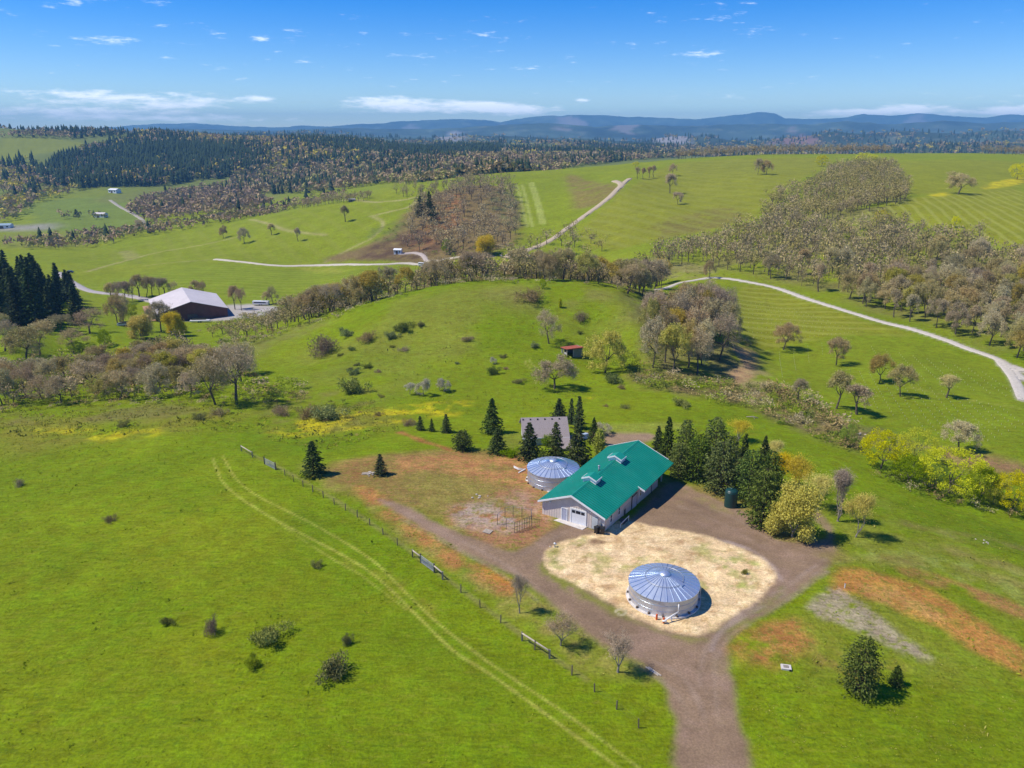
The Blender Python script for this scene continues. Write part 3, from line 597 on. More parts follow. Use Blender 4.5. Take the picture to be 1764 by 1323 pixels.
# ------------------------------------------------------------------ ground material
def ground_material():
    t = NT('ground_cover'); p = t.worldpos()
    c = t.node('ShaderNodeVertexColor', layer_name='cover').outputs[0]
    k = t.node('ShaderNodeSeparateColor', {0: t.node('ShaderNodeVertexColor', layer_name='kinds').outputs[0]})   # r rough grass, g straw or gravel grain
    rw = t.node('ShaderNodeSeparateColor', {0: t.node('ShaderNodeVertexColor', layer_name='rows').outputs[0]})
    fine = t.noise(2.6, 5, .68, p); mid = t.noise(.42, 5, .62, p); big = t.noise(.06, 4, .6, p); grain = t.noise(4.5, 3, .7, p)
    st = t.node('ShaderNodeMapping', {'Vector': p, 'Scale': (.55, 2.2, 1.0), 'Rotation': (0, 0, .35)}).outputs[0]
    streak = t.noise(.9, 4, .65, st)
    f = t.math('MULTIPLY', t.ramp(fine, .25, .75, .62, 1.38), t.math('MULTIPLY', t.ramp(mid, .25, .75, .78, 1.22), t.ramp(streak, .28, .72, .80, 1.20)))
    f = t.math('MULTIPLY', f, t.ramp(big, .3, .7, .88, 1.12))
    gm = t.node('ShaderNodeMix', {0: k.outputs[0], 2: 1.0, 3: f}).outputs[0]
    g2 = t.node('ShaderNodeMix', {0: k.outputs[1], 2: 1.0, 3: t.math('MULTIPLY', t.ramp(grain, .25, .75, .68, 1.3), t.ramp(mid, .25, .75, .88, 1.12))}).outputs[0]
    ff = t.math('MULTIPLY', gm, g2)
    cc = t.mix(1.0, c, t.node('ShaderNodeCombineColor', {0: ff, 1: ff, 2: ff}).outputs[0], 'MULTIPLY')
    # hue drift of the sward: yellower and bluer patches
    hue = t.node('ShaderNodeHueSaturation', {'Hue': t.ramp(mid, .3, .7, .485, .512), 'Saturation': 1.0, 'Value': 1.0, 'Color': cc}).outputs[0]
    cc = t.mix(k.outputs[0], cc, hue)
    # mown rows of the vineyards
    sep = t.node('ShaderNodeSeparateXYZ', {0: p})
    X, Y, Z = sep.outputs
    wob = t.ramp(t.noise(.02, 2, .5, p), 0, 1, -6, 6)
    def rowwave(ax, ay, az, period):
        q = t.math('ADD', t.math('ADD', t.math('MULTIPLY', X, ax), t.math('MULTIPLY', Y, ay)), t.math('ADD', t.math('MULTIPLY', Z, az), t.math('MULTIPLY', wob, .5)))
        return t.ramp(t.math('SINE', t.math('MULTIPLY', q, 6.2832 / period)), .1, .9)
    for i, (ax, ay, az, per, rc) in enumerate(((.15, 1.0, .35, 8.0, (.32, .33, .06)), (.80, .42, 0, 13.0, (.24, .25, .045)), (.93, -.25, 0, 6.5, (.34, .35, .08)))):
        cc = t.mix(t.math('MULTIPLY', t.math('MULTIPLY', rowwave(ax, ay, az, per), rw.outputs[i]), .45), cc, rc)
    # tufts and clods on the bare soil, weeds and dead stalks in the sward
    clump = t.noise(1.1, 6, .72, p); speck = t.noise(3.4, 4, .7, p)
    cc = t.mix(t.math('MULTIPLY', k.outputs[2], t.ramp(clump, .52, .60, 0, .62)), cc, (.17, .19, .02))
    cc = t.mix(t.math('MULTIPLY', k.outputs[2], t.ramp(speck, .60, .68, 0, .55)), cc, (.55, .36, .19))
    cc = t.mix(t.math('MULTIPLY', k.outputs[2], t.ramp(speck, .40, .32, 0, .55)), cc, (.13, .065, .03))
    weeds = t.noise(.75, 7, .74, st)
    cc = t.mix(t.math('MULTIPLY', k.outputs[0], t.ramp(weeds, .54, .68, 0, .50)), cc, (.27, .27, .03))
    cc = t.mix(t.math('MULTIPLY', k.outputs[0], t.ramp(weeds, .45, .34, 0, .50)), cc, (.065, .125, .008))
    h = t.math('ADD', t.math('MULTIPLY', fine, .5), t.math('ADD', t.math('MULTIPLY', mid, 1.2), t.math('MULTIPLY', streak, .6)))
    t.bump(h, .28, t.math('ADD', t.math('MULTIPLY', k.outputs[0], .9), .12))
    return t.done(cc, .95, 0, .08)
M_GROUND = ground_material()
hardness = np.zeros((len(VX), 3)); hardness[:, 0] = 1.0
hardness[np.isin(TYPE, (P_GRAVEL, P_ROAD, P_STRAW)), 0] = 0.12
hardness[np.isin(TYPE, (P_GRAVEL, P_STRAW)), 1] = 1.0
hardness[TYPE == P_STRAW, 0] = .55
hardness[VY > 1500, 0] = .35
hardness[:, 2] = np.clip((col[:, 0] / np.maximum(col[:, 1], .01) - 1.05) * 3.0, 0, 1) * (VY < 175) * ~np.isin(TYPE, (P_GRAVEL, P_ROAD, P_STRAW))
_gl = np.isin(TYPE, (P_GRAVEL,))
co = np.stack([GX.ravel(), GY.ravel(), GZ.ravel()], 1)
idx = np.arange(NR * NC).reshape(NR, NC)
quads = np.stack([idx[:-1, :-1], idx[:-1, 1:], idx[1:, 1:], idx[1:, :-1]], -1).reshape(-1, 4)
ftype = TYPE[quads[:, 0]].copy(); ftype[~np.isin(ftype, (P_GRAVEL, P_STRAW, P_ROAD, P_FAR))] = 0
def ground_piece(name, sel):
    q = quads[sel]; u, inv = np.unique(q, return_inverse=True)
    me = np_mesh(name, co[u], inv.reshape(-1, 4), True)
    add_color(me, 'cover', np.clip(col[u], 0.002, 1)); add_color(me, 'kinds', hardness[u]); add_color(me, 'rows', ROWM[u])
    o = link(name, me, M_GROUND); o['kind'] = 'structure'; return o
ground_piece('ground', ftype == 0); ground_piece('gravel_drive', ftype == P_GRAVEL); ground_piece('straw_ground', ftype == P_STRAW)
ground_piece('gravel_lot', ftype == P_ROAD); ground_piece('hills', ftype == P_FAR)

# crushed stone roads: thin crowned ribbons lying on the ground
def stone_mat(name, c):
    t = NT(name); p = t.worldpos(); n = t.noise(1.3, 5, .65, p); g = t.noise(6, 3, .6, p)
    f = t.math('MULTIPLY', t.ramp(n, .3, .7, .82, 1.12), t.ramp(g, .3, .7, .88, 1.1)); cc = t.mix(1.0, (*c, 1), t.node('ShaderNodeCombineColor', {0: f, 1: f, 2: f}).outputs[0], 'MULTIPLY'); t.bump(g, .03); return t.done(cc, .95, 0, .1)
def road_ribbon(pix, width, c, name):
    line = smooth_line([hit(*p) for p in pix], False, 8); seg = np.r_[0, np.cumsum(np.hypot(*np.diff(line, axis=0).T))]
    n = max(6, int(seg[-1] / 1.2)); t = np.linspace(0, seg[-1], n); x = np.interp(t, seg, line[:, 0]); y = np.interp(t, seg, line[:, 1])
    dx, dy = np.gradient(x), np.gradient(y); L = np.hypot(dx, dy) + 1e-9; nx, ny = -dy / L, dx / L
    off = np.array([-.5, -.42, -.15, .15, .42, .5]); V = []
    for k, o in enumerate(off):
        wv = width * o * (1 + (.14 * fbm(t, t * 0 + k, 5, 3, 44 + k) if abs(o) > .3 else 0)); a, b = x + nx * wv, y + ny * wv
        V.append(np.stack([a, b, ground(a, b) + (.10 if abs(o) < .5 else -.12) + np.clip((b - 250) / 900, 0, .5) * (abs(o) < .5)], 1))
    V = np.stack(V, 1); idx = np.arange(n * 6).reshape(n, 6)
    q = np.stack([idx[:-1, :-1], idx[1:, :-1], idx[1:, 1:], idx[:-1, 1:]], -1).reshape(-1, 4)
    me = np_mesh(name, V.reshape(-1, 3), q[:, ::-1], True); o = link(name, me, stone_mat(name + '_stone', tuple(c))); o['kind'] = 'structure'; return o
for a, w, c in ROADS: road_ribbon(a, w, c, 'farm_road')

# ------------------------------------------------------------------ haze over the whole valley
def haze_box():
    t = bpy.data.materials.new('haze'); t.use_nodes = True; n, l = t.node_tree.nodes, t.node_tree.links
    n.clear(); out = n.new('ShaderNodeOutputMaterial'); v = n.new('ShaderNodeVolumePrincipled')
    v.inputs['Color'].default_value = (.26, .62, 1.0, 1); v.inputs['Density'].default_value = HAZE; v.inputs['Anisotropy'].default_value = 0.0
    l.new(v.outputs[0], out.inputs['Volume'])
    zlo, zhi = float(GZ.min()) - 2, float(GZ.max()) + 25
    me = MB().box(-32500, 32500, -200, 15300, zlo, zhi).mesh('haze'); o = link('haze', me, t); o['kind'] = 'stuff'
    return o
HAZE = 9.6e-5
haze_box()
# ================================================================== BUILDINGS AND YARD
def paint_mat(name, c, rough=.55, var=.08, dirt=.12, bump=0.0): return worn(name, c, var, 1.3, rough, 0, bump, (.25,.2,.15), dirt, .35)
M_WHITE = paint_mat('white_trim_paint', (.80,.80,.79)); M_WALL = paint_mat('beige_siding_paint', (.70,.60,.53), .6, .10, .2)
M_GARAGE = paint_mat('white_door_paint', (.78,.78,.78), .45); M_DOORB = paint_mat('grey_blue_door_paint', (.40,.41,.50), .5)
M_CONC = worn('pale_concrete', (.62,.57,.52), .2, 2.0, .9, 0, .01); M_DARK = worn('black_plastic', (.018,.018,.02), .2, 4, .45, 0, 0, (.08,.07,.06), .2)
M_BROWNB = worn('plywood_board', (.36,.16,.06), .3, 3, .8); M_OCHRE = worn('yellow_plywood_board', (.48,.28,.05), .3, 3, .8); M_GREENTRIM = worn('dark_green_trim_paint', (.02,.045,.035), .2, 4, .5)
M_WOODG = worn('weathered_grey_wood', (.30,.26,.21), .35, 5, .9, 0, .01); M_POST = worn('dark_weathered_post', (.14,.105,.08), .35, 6, .9); M_LOG = worn('pale_peeled_log', (.52,.44,.34), .3, 5, .85)
M_PVC = paint_mat('white_pipe_plastic', (.80,.79,.76), .35); M_REDP = paint_mat('orange_red_post_paint', (.66,.10,.015), .5); M_STEEL = worn('grey_galvanised_tube', (.42,.44,.46), .2, 3, .45, .6)
M_GLASS = NT('dark_window_glass').done((.015,.02,.028), .08, 0, .6)
M_CEDAR = worn('cedar_deck_wood', (.46,.27,.14), .3, 4, .75); M_SHED = worn('weathered_grey_green_boards', (.22,.24,.22), .4, 3, .85); M_RUST = worn('rusty_red_roof_sheet', (.42,.10,.05), .4, 1.2, .65, 0, .01, (.12,.05,.03), .5)
M_BARNRED = worn('dark_red_barn_boards', (.16,.055,.042), .3, .6, .8); M_PALEROOF = worn('pale_grey_metal_roof', (.66,.59,.55), .12, .25, .5, 0, 0, (.4,.36,.34), .3)
M_STONE = worn('pale_field_stone', (.52,.45,.37), .35, 3, .9, 0, .03)
M_POLY = worn('dark_green_tank_plastic', (.008,.050,.045), .2, 1.5, .4, 0, 0, (.05,.08,.07), .2)

def roof_green():
    t = NT('green_metal_roofing'); p = t.objpos()
    n = t.noise(.35, 4, .6, p); m = t.noise(6, 3, .6, p)
    c = t.mix(t.ramp(n, .3, .7), (.004,.235,.158), (.012,.29,.20)); c = t.mix(t.ramp(m, .45, .8, 0, .15), c, (.05,.26,.2))
    return t.done(c, t.ramp(n, .3, .7, .32, .44), .0, .5)
M_ROOFG = roof_green()
M_RIBG = worn('green_roof_rib_paint', (.004,.165,.11), .15, 2, .4)
def shingle_roof():
    t = NT('grey_brown_shingles'); p = t.objpos()
    br = t.node('ShaderNodeTexBrick', {'Vector': p, 'Scale': 3.2, 'Color1': (.34,.29,.27,1), 'Color2': (.26,.22,.21,1), 'Mortar': (.16,.14,.13,1), 'Mortar Size': .012, 'Brick Width': .4, 'Row Height': .2})
    n = t.noise(7, 4, .6, p); c = t.mix(t.ramp(n, .35, .7, 0, .5), br.outputs[0], (.40,.34,.32))
    t.bump(n, .02); return t.done(c, .95, 0, .1)
M_SHINGLE = shingle_roof()
def galvanised(name, waves, col=(.60,.63,.67), rough=.36):
    t = NT(name); p = t.objpos(); sep = t.node('ShaderNodeSeparateXYZ', {0: p})
    n = t.noise(1.2, 5, .6, p); sp = t.node('ShaderNodeTexVoronoi', {'Vector': p, 'Scale': 40.0}).outputs['Color']
    c = t.mix(t.ramp(n, .3, .7), col, tuple(v * .80 for v in col)); c = t.mix(.05, c, sp)
    ang = t.math('ARCTAN2', sep.outputs[1], sep.outputs[0])
    seam = t.ramp(t.math('ABSOLUTE', t.math('SINE', t.math('MULTIPLY', ang, 4.5))), .0, .035)   # lapped sheet joints
    c = t.mix(t.ramp(seam, 0, 1, .35, 0), c, (.25,.26,.28))
    if waves:
        w = t.math('SINE', t.math('MULTIPLY', sep.outputs[2], 6.2832 / .10)); t.bump(w, .012, .6)
    return t.done(c, t.ramp(n, .3, .7, rough - .06, rough + .1), .75)
M_TANKW = galvanised('corrugated_tank_steel', True, (.72,.72,.73), .42); M_TANKR = galvanised('tank_roof_steel', False, (.66,.74,.85), .42); M_RIBST = worn('roof_rib_steel', (.55,.62,.72), .1, 2, .3, .9)

# ---------------------------------------------------------------- the green roofed barn
BA = R(58.1); BX, BY = 13.58, 100.07                 # corner of the front right eave and heading of the long side
BL, BW, EAVE, RIDGE = 25.3, 11.27, 2.42, 4.73
OG, OS, WALL_L = 0.52, 0.45, 21.6                     # overhang in front, at the sides; length of the walls
barn = empty('green_roofed_barn', (BX, BY, -.05), BA, 'long beige barn with teal green metal roof and two white roof vents', 'barn')
wu0, wu1, wv0, wv1 = OG, OG + WALL_L, OS, BW - OS
slope = (RIDGE - EAVE) / (BW / 2)
def roof_z(v): return EAVE + slope * min(v, BW - v)
def slab(b, u0, u1, va, vb, za, zb, th):             # sloping slab between two lines
    b.hexa([(u0,va,za-th),(u1,va,za-th),(u1,vb,zb-th),(u0,vb,zb-th),(u0,va,za),(u1,va,za),(u1,vb,zb),(u0,vb,zb)])
# walls (gable ends and sides follow the roof underside)
w = MB(); e = -.14
w.box(wu0, wu1, wv0, wv0 + .16, -3.2, roof_z(wv0) - .15); w.box(wu0, wu1, wv1 - .16, wv1, -2.6, roof_z(wv1) - .15)
for u in (wu0 + .003, wu1 - .163):
    poly = [(wv0+.163,-2.8),(wv1-.163,-2.8),(wv1-.163,roof_z(wv1-.163)-.15),(BW/2,RIDGE-.15),(wv0+.163,roof_z(wv0+.163)-.15)]
    w.face_list([(u,v,z) for v,z in poly] + [(u+.16,v,z) for v,z in poly], [(0,1,2,3,4)[::-1],(5,6,7,8,9)] + [(i,(i+1)%5,(i+1)%5+5,i+5) for i in range(5)])
w.build('wall', M_WALL, barn)
bt = MB()                                            # battens of the siding
v = wv0 + .3
while v < wv1 - .1:
    bt.box(wu0 - .03, wu0 + .001, v, v + .06, -.3, roof_z(v) - .2); v += .42
u = wu0 + .3
while u < wu1 - .1:
    bt.box(u, u + .05, wv0 - .028, wv0 + .001, -2.5, roof_z(wv0) - .2); bt.box(u, u + .05, wv1 - .001, wv1 + .028, -.6, roof_z(wv0) - .2); u += .42
bt.build('batten_siding', M_WALL, barn)['kind'] = 'stuff'
# roof: two slopes, the right one reaching further out over the sliding door and beyond
GU = 12.0; EXT_U, EXT = 12.5, 1.02                    # sliding door; from here on the right slope reaches further out
for side in (0, 1):
    b = MB(); va, vb = (0, BW/2) if side == 0 else (BW, BW/2)
    slab(b, 0, BL, va, vb, EAVE, RIDGE, .13)
    r = b.build('roof_slope', M_ROOFG, barn)
    rb = MB(); u = .35
    while u < BL - .1:
        slab(rb, u, u + .07, va + (.02 if side == 0 else -.02), vb, EAVE + .06, RIDGE + .06, .065); u += .55
    rb.build('roof_ribs', M_RIBG, r)['kind'] = 'stuff'
b = MB()
for s in (-1, 1): slab(b, -.02, BL + .02, BW/2 + s*.24, BW/2, RIDGE - .07, RIDGE + .075, .03)
b.build('ridge_cap', M_ROOFG, barn)
for u in (-.09, BL + .002):
    b = MB()
    for va, vb in ((-.05, BW/2), (BW + .05, BW/2)):
        b.hexa([(u,va,EAVE-.22),(u+.085,va,EAVE-.22),(u+.085,vb,RIDGE-.22),(u,vb,RIDGE-.22),(u,va,EAVE+.05),(u+.085,va,EAVE+.05),(u+.085,vb,RIDGE+.07),(u,vb,RIDGE+.07)])
    b.build('gable_fascia', M_WHITE, barn)
for v0, v1, u1, zz in ((-.12,-.003,EXT_U-.1,EAVE), (BW+.003, BW+.12,BL,EAVE)):
    b = MB(); b.box(0, u1, v0, v1, zz-.20, zz-.05); b.build('gutter', M_ROOFG, barn)
# posts of the open back bay
for v in (wv0 + .15, BW/2, wv1 - .3):
    MB().box(BL - .9, BL - .7, v, v + .2, -3.2, roof_z(v) - .14).build('bay_post', M_WALL, barn)
# two raised vents on the ridge
for u in (5.9, 15.3):
    b = MB(); zt = RIDGE + .75; hw = 1.25; ul = 2.0
    poly = [(BW/2-hw+.15, roof_z(BW/2-hw)-.1),(BW/2+hw-.15, roof_z(BW/2-hw)-.1),(BW/2+hw-.15, RIDGE+.16),(BW/2, zt-.12),(BW/2-hw+.15, RIDGE+.16)]
    b.face_list([(u+.15,v,z) for v,z in poly] + [(u+ul-.15,v,z) for v,z in poly], [(0,1,2,3,4)[::-1],(5,6,7,8,9)] + [(i,(i+1)%5,(i+1)%5+5,i+5) for i in range(5)])
    vent = b.build('ridge_vent', M_WHITE, barn)
    b = MB()
    for s in (-1, 1): slab(b, u, u + ul, BW/2 + s*hw, BW/2, RIDGE + .26, zt + .05, .07)
    b.build('vent_roof', M_ROOFG, vent)
    b = MB()
    for uu in (u - .06,):
        for s in (-1, 1):
            v0 = BW/2 + s*(hw+.03); b.hexa([(uu,v0,RIDGE+.06),(uu+.055,v0,RIDGE+.06),(uu+.055,BW/2,zt-.13),(uu,BW/2,zt-.13),(uu,v0,RIDGE+.31),(uu+.055,v0,RIDGE+.31),(uu+.055,BW/2,zt+.1),(uu,BW/2,zt+.1)])
    for s in (-1, 1):
        v0 = BW/2 + s*(hw+.002); b.box(u, u+ul, min(v0, v0+s*.05), max(v0, v0+s*.05), RIDGE+.06, RIDGE+.29)
    b.build('vent_trim', M_WHITE, vent)
# flue
MB().tube([(10.6, BW/2+.55, RIDGE-.4),(10.6, BW/2+.55, RIDGE+.55)], .13, 10).tube([(10.6,BW/2+.55,RIDGE+.56),(10.6,BW/2+.55,RIDGE+.72)], .2, 10).build('flue_pipe', M_STEEL, barn, True)
# wider eave over the back half of the right side
ZX = EAVE - slope * EXT
b = MB(); slab(b, EXT_U, BL, -EXT, -.003, ZX, EAVE - .001, .13); xr = b.build('wide_eave', M_ROOFG, barn)
rb = MB(); u = EXT_U + .3
while u < BL - .1: slab(rb, u, u + .07, -EXT + .02, 0, ZX + .06, EAVE + .06, .065); u += .55
rb.build('roof_ribs', M_RIBG, xr)['kind'] = 'stuff'
b = MB(); b.hexa([(EXT_U-.08,-EXT-.05,ZX-.2),(EXT_U-.004,-EXT-.05,ZX-.2),(EXT_U-.004,.15,EAVE-.14),(EXT_U-.08,.15,EAVE-.14),(EXT_U-.08,-EXT-.05,ZX+.07),(EXT_U-.004,-EXT-.05,ZX+.07),(EXT_U-.004,.15,EAVE+.13),(EXT_U-.08,.15,EAVE+.13)]); b.build('eave_trim', M_WHITE, xr)
# openings on the front
def window(parent, axis, a0, a1, z0, z1, at, frame=M_WHITE, glass=M_GLASS, out=-1, name='window', fw=.09, bars=1):
    """axis 'u': on a side wall (runs along u), 'v': on an end wall"""
    f = MB(); gl = MB()
    def bx(m, p0, p1, q0, q1, d0, d1):
        d0, d1 = sorted((at + out*d0, at + out*d1))
        if axis == 'u': m.box(p0, p1, d0, d1, q0, q1)
        else: m.box(d0, d1, p0, p1, q0, q1)
    bx(f, a0, a0+fw, z0, z1, -.02, .07); bx(f, a1-fw, a1, z0, z1, -.02, .07); bx(f, a0+fw, a1-fw, z1-fw, z1, -.02, .067); bx(f, a0+fw, a1-fw, z0, z0+fw, -.02, .067)
    for k in range(bars):
        zz = z0 + (z1-z0)*(k+1)/(bars+1); bx(f, a0+fw, a1-fw, zz-.03, zz+.03, -.02, .05)
    bx(gl, a0+fw, a1-fw, z0+fw, z1-fw, -.01, .02)
    o = f.build(name, frame, parent); gl.build('pane', glass, o); return o
fv = lambda x: BW - x                                # picture left is the far side in v
# garage door, with its frame and three panes
g0, g1 = 3.35, 5.85
gd = MB(); 
for k in range(4): gd.box(wu0-.05, wu0-.001, g0+.12, g1-.12, .02+k*.57, .575+k*.57)
gdo = gd.build('garage_door', M_GARAGE, barn)
b = MB(); b.box(wu0-.10, wu0-.004, g0-.12, g0+.115, -.05, 2.55); b.box(wu0-.10, wu0-.004, g1-.115, g1+.12, -.05, 2.55); b.box(wu0-.097, wu0-.004, g0+.116, g1-.116, 2.31, 2.547); b.build('frame', M_WHITE, gdo)
for a, c in ((g0+.2, g0+.78), (g0+.9, g0+1.66), (g0+1.78, g0+2.3)): MB().box(wu0-.075, wu0-.052, a, c, 1.78, 2.2).build('pane', M_GLASS, gdo)
# walk-in door
d0, d1 = 6.45, 7.45
do = MB().box(wu0-.05, wu0-.001, d0+.1, d1-.1, .02, 2.05).build('door', M_DOORB, barn)
b = MB(); b.box(wu0-.09, wu0-.003, d0-.02, d0+.098, -.02, 2.16); b.box(wu0-.09, wu0-.003, d1-.098, d1+.02, -.02, 2.16); b.box(wu0-.087, wu0-.003, d0+.099, d1-.099, 2.052, 2.157); b.build('frame', M_WHITE, do)
MB().tube([(wu0-.06,d0+.2,1.0),(wu0-.13,d0+.2,1.0)], .04, 8).build('handle', M_STEEL, do)
# concrete apron, meter panel, lamp heads
MB().hexa([(wu0-1.25,g0-.1,-.4),(wu0-.02,g0-.3,-.4),(wu0-.02,d1+.4,-.4),(wu0-.95,d1+.9,-.4),(wu0-1.25,g0-.1,.10),(wu0-.02,g0-.3,.10),(wu0-.02,d1+.4,.10),(wu0-.95,d1+.9,.10)]).build('door_apron', M_CONC, barn)
MB().box(wu0-.12, wu0-.032, 1.35, 2.3, .1, 2.0).build('meter_panel', worn('pale_blue_grey_panel', (.56,.60,.60), .1, 2, .5), barn)
MB().box(wu0-.16, wu0-.032, .78, 1.1, .6, 1.5).build('meter_box', M_STEEL, barn)
for v in (9.3, 2.4): MB().box(wu0-.2, wu0-.03, v, v+.22, roof_z(v)-.75, roof_z(v)-.6).build('wall_lamp', M_WHITE, barn)
# right side: windows, panels, doors
for u in (2.7, 5.6): window(barn, 'u', u, u + .85, .30, 1.75, wv0)
low = MB().box(7.6, 10.75, wv0-.06, wv0-.029, -2.2, .75).build('lower_panel', worn('pale_tan_panel', (.58,.50,.42), .1, 1, .7), barn)
MB().box(7.9, 8.45, wv0-.085, wv0-.061, -1.05, .35).build('small_door', M_DARK, barn)
sd = MB().box(GU-1.1, GU+.75, wv0-.12, wv0-.06, -1.45, 1.2).build('sliding_door', worn('pale_lilac_grey_door', (.50,.46,.48), .12, 1.2, .6), barn)
b = MB(); b.box(GU-1.2, GU-1.105, wv0-.14, wv0-.05, -1.5, 1.35); b.box(GU+.755, GU+.86, wv0-.14, wv0-.05, -1.5, 1.35); b.box(GU-1.1, GU+.75, wv0-.137, wv0-.05, 1.202, 1.347); b.build('track_frame', M_GREENTRIM, sd)
window(barn, 'u', GU-.95, GU-.35, 1.6, 2.15, wv0, fw=.07, bars=0)
for u, m in ((14.0, M_OCHRE), (17.0, M_BROWNB), (20.2, M_OCHRE)):
    window(barn, 'u', u, u + .95, -.1, 1.25, wv0, frame=M_WHITE, glass=m, name='boarded_window')
for u in (10.6, 18.9): MB().tube([(u, wv0-.16, EAVE-.15),(u, wv0-.16, -1.4),(u+.1, wv0-.4, -1.45)], .055, 8).build('downspout', M_GREENTRIM, barn)
MB().tube([(wu0-.02, wv0-.1, EAVE-.15),(wu0-.02, wv0-.1, .0)], .05, 8).build('downspout', M_WHITE, barn)
MB().hexa([(GU-1.3,wv0-1.6,-2.6),(GU+1.0,wv0-1.6,-2.6),(GU+1.0,wv0-.15,-2.6),(GU-1.3,wv0-.15,-2.6),(GU-1.3,wv0-1.6,-1.42),(GU+1.0,wv0-1.6,-1.42),(GU+1.0,wv0-.15,-1.3),(GU-1.3,wv0-.15,-1.3)]).build('door_ramp', M_CONC, barn)
rl = MB(); rl.bar((3.4, -1.0, .32), (6.6, -1.0, .28), .08)
for u in (3.5, 6.5): rl.bar((u, -1.0, -.9), (u, -1.0, .28), .07)
rl.build('side_railing', M_PVC, barn)
MB().box(3.3, 6.7, -.9, .2, -.9, -.45).build('stair_landing', M_POST, barn)
def barn_pt(u, v): p = Vector((u, v, 0)); p.rotate(Matrix.Rotation(BA, 3, 'Z')); return Vector((BX + p.x, BY + p.y, 0))
# wheeled bins by the corner
def bin_(name, loc, rz, label):
    o = empty(name, loc, rz, label, 'bin')
    MB().hexa([(-.26,-.28,.06),(.26,-.28,.06),(.26,.28,.06),(-.26,.28,.06),(-.32,-.36,1.0),(.32,-.36,1.0),(.32,.36,1.0),(-.32,.36,1.0)]).build('body', M_DARK, o)
    MB().hexa([(-.34,-.40,1.003),(.34,-.40,1.003),(.34,.38,1.003),(-.34,.38,1.003),(-.30,-.36,1.09),(.30,-.36,1.09),(.30,.34,1.13),(-.30,.34,1.13)]).build('lid', M_DARK, o)
    for s in (-.24, .24): MB().tube([(s-.03,.3,.12),(s+.03,.3,.12)], .12, 12).build('wheel', M_DARK, o)
    MB().tube([(-.25,.45,.98),(.25,.45,.98)], .025, 6).build('handle', M_DARK, o); return o
p = barn_pt(wu0 - .75, 1.1); p.z = gz(p.x, p.y); bin_('wheeled_bin', p, BA + 1.2, 'black wheeled rubbish bin standing at the front corner of the green roofed barn')
p = barn_pt(wu0 - .5, .35); p.z = gz(p.x, p.y); bin_('wheeled_bin', p, BA + .4, 'second black bin half in shade right beside the barn corner')

# ---------------------------------------------------------------- round steel water tanks
def steel_tank(loc, rad, h, label, spin=0.0, ribs=32):
    o = empty('steel_tank', loc, spin, label, 'water tank', 'round galvanised water tanks')
    MB().lathe([(rad+.34,-.6),(rad+.36,.05),(rad+.34,.12),(rad-.2,.12)], 64, True).build('concrete_ring', M_CONC, o)
    w = MB().lathe([(rad,.121),(rad,h)], 96, False).mesh('wall', True); wl_ = link('wall', w, M_TANKW, o)
    for z in (h*.34, h*.67, h-.05):
        MB().lathe([(rad+.005,z-.03),(rad+.03,z-.02),(rad+.03,z+.02),(rad+.005,z+.03)], 96, False).build('band', M_RIBST, wl_, True)
    ap = h + rad * .28; rt = .62
    zr = lambda r: h + .03 + (rad + .12 - r) / (rad + .12 - rt) * (ap - h - .05)
    rf = MB().lathe([(rad+.12,h-.07),(rad+.12,h+.03),(rt, zr(rt))], ribs*2, False).build('roof_cone', M_TANKR, o)
    rm = MB(); rm.hexa([(rt+.02,-.035,zr(rt+.02)-.01),(rad+.13,-.05,zr(rad+.13)-.01),(rad+.13,.05,zr(rad+.13)-.01),(rt+.02,.035,zr(rt+.02)-.01),
                        (rt+.02,-.012,zr(rt+.02)+.06),(rad+.13,-.02,zr(rad+.13)+.085),(rad+.13,.02,zr(rad+.13)+.085),(rt+.02,.012,zr(rt+.02)+.06)])
    rme = rm.mesh('rib'); rme.materials.append(M_RIBST)
    for k in range(ribs):
        c = link('rib', rme, None, rf); c.rotation_euler = (0, 0, 2*math.pi*(k+.5)/ribs)
    MB().lathe([(rt+.1,zr(rt)-.02),(rt+.1,zr(rt)+.10),(rt*.6,zr(rt)+.22),(.02,zr(rt)+.30)], 24, True).build('apex_cap', M_TANKR, o, True)
    rr = rad*.55; MB().lathe([(rr-.03,zr(rr)+.09),(rr,zr(rr)+.14),(rr+.03,zr(rr)+.09)], 64, False).build('safety_ring', M_STEEL, rf, True)
    for k in range(16):
        t = 2*math.pi*k/16 + .2; c = MB().box(rad+.01, rad+.26, -.09, .09, .122, .36).build('anchor_bracket', M_POST, o); c.rotation_euler = (0,0,t)
    b = MB().hexa([(rad*.42,-.32,zr(rad*.42)+.02),(rad*.62,-.32,zr(rad*.62)+.02),(rad*.62,.32,zr(rad*.62)+.02),(rad*.42,.32,zr(rad*.42)+.02),(rad*.42,-.3,zr(rad*.42)+.16),(rad*.62,-.3,zr(rad*.62)+.16),(rad*.62,.3,zr(rad*.62)+.16),(rad*.42,.3,zr(rad*.42)+.16)]).build('roof_hatch', M_TANKR, o); b.rotation_euler = (0,0,-.75 - spin)
    lad = MB()
    for s in (-.2, .2): lad.bar((rad+.22, s, .3), (rad+.22, s, h+.25), .05)
    z = .5
    while z < h + .2: lad.bar((rad+.22,-.2,z),(rad+.22,.2,z), .035); z += .3
    ld = lad.build('ladder', M_STEEL, o); ld.rotation_euler = (0,0,-.35 - spin)
    return o
tn = at_z(1144, 1002, 2.3); tank_near = steel_tank((tn.x, tn.y, gz(tn.x, tn.y)), 4.32, 2.2, 'round steel water tank standing in the middle of the straw patch')
tf = at_z(953, 803, 2.5); tank_far = steel_tank((tf.x, tf.y, gz(tf.x, tf.y)), 4.32, 2.55, 'round steel water tank half behind the green barn roof, beside dirt yard', .11)
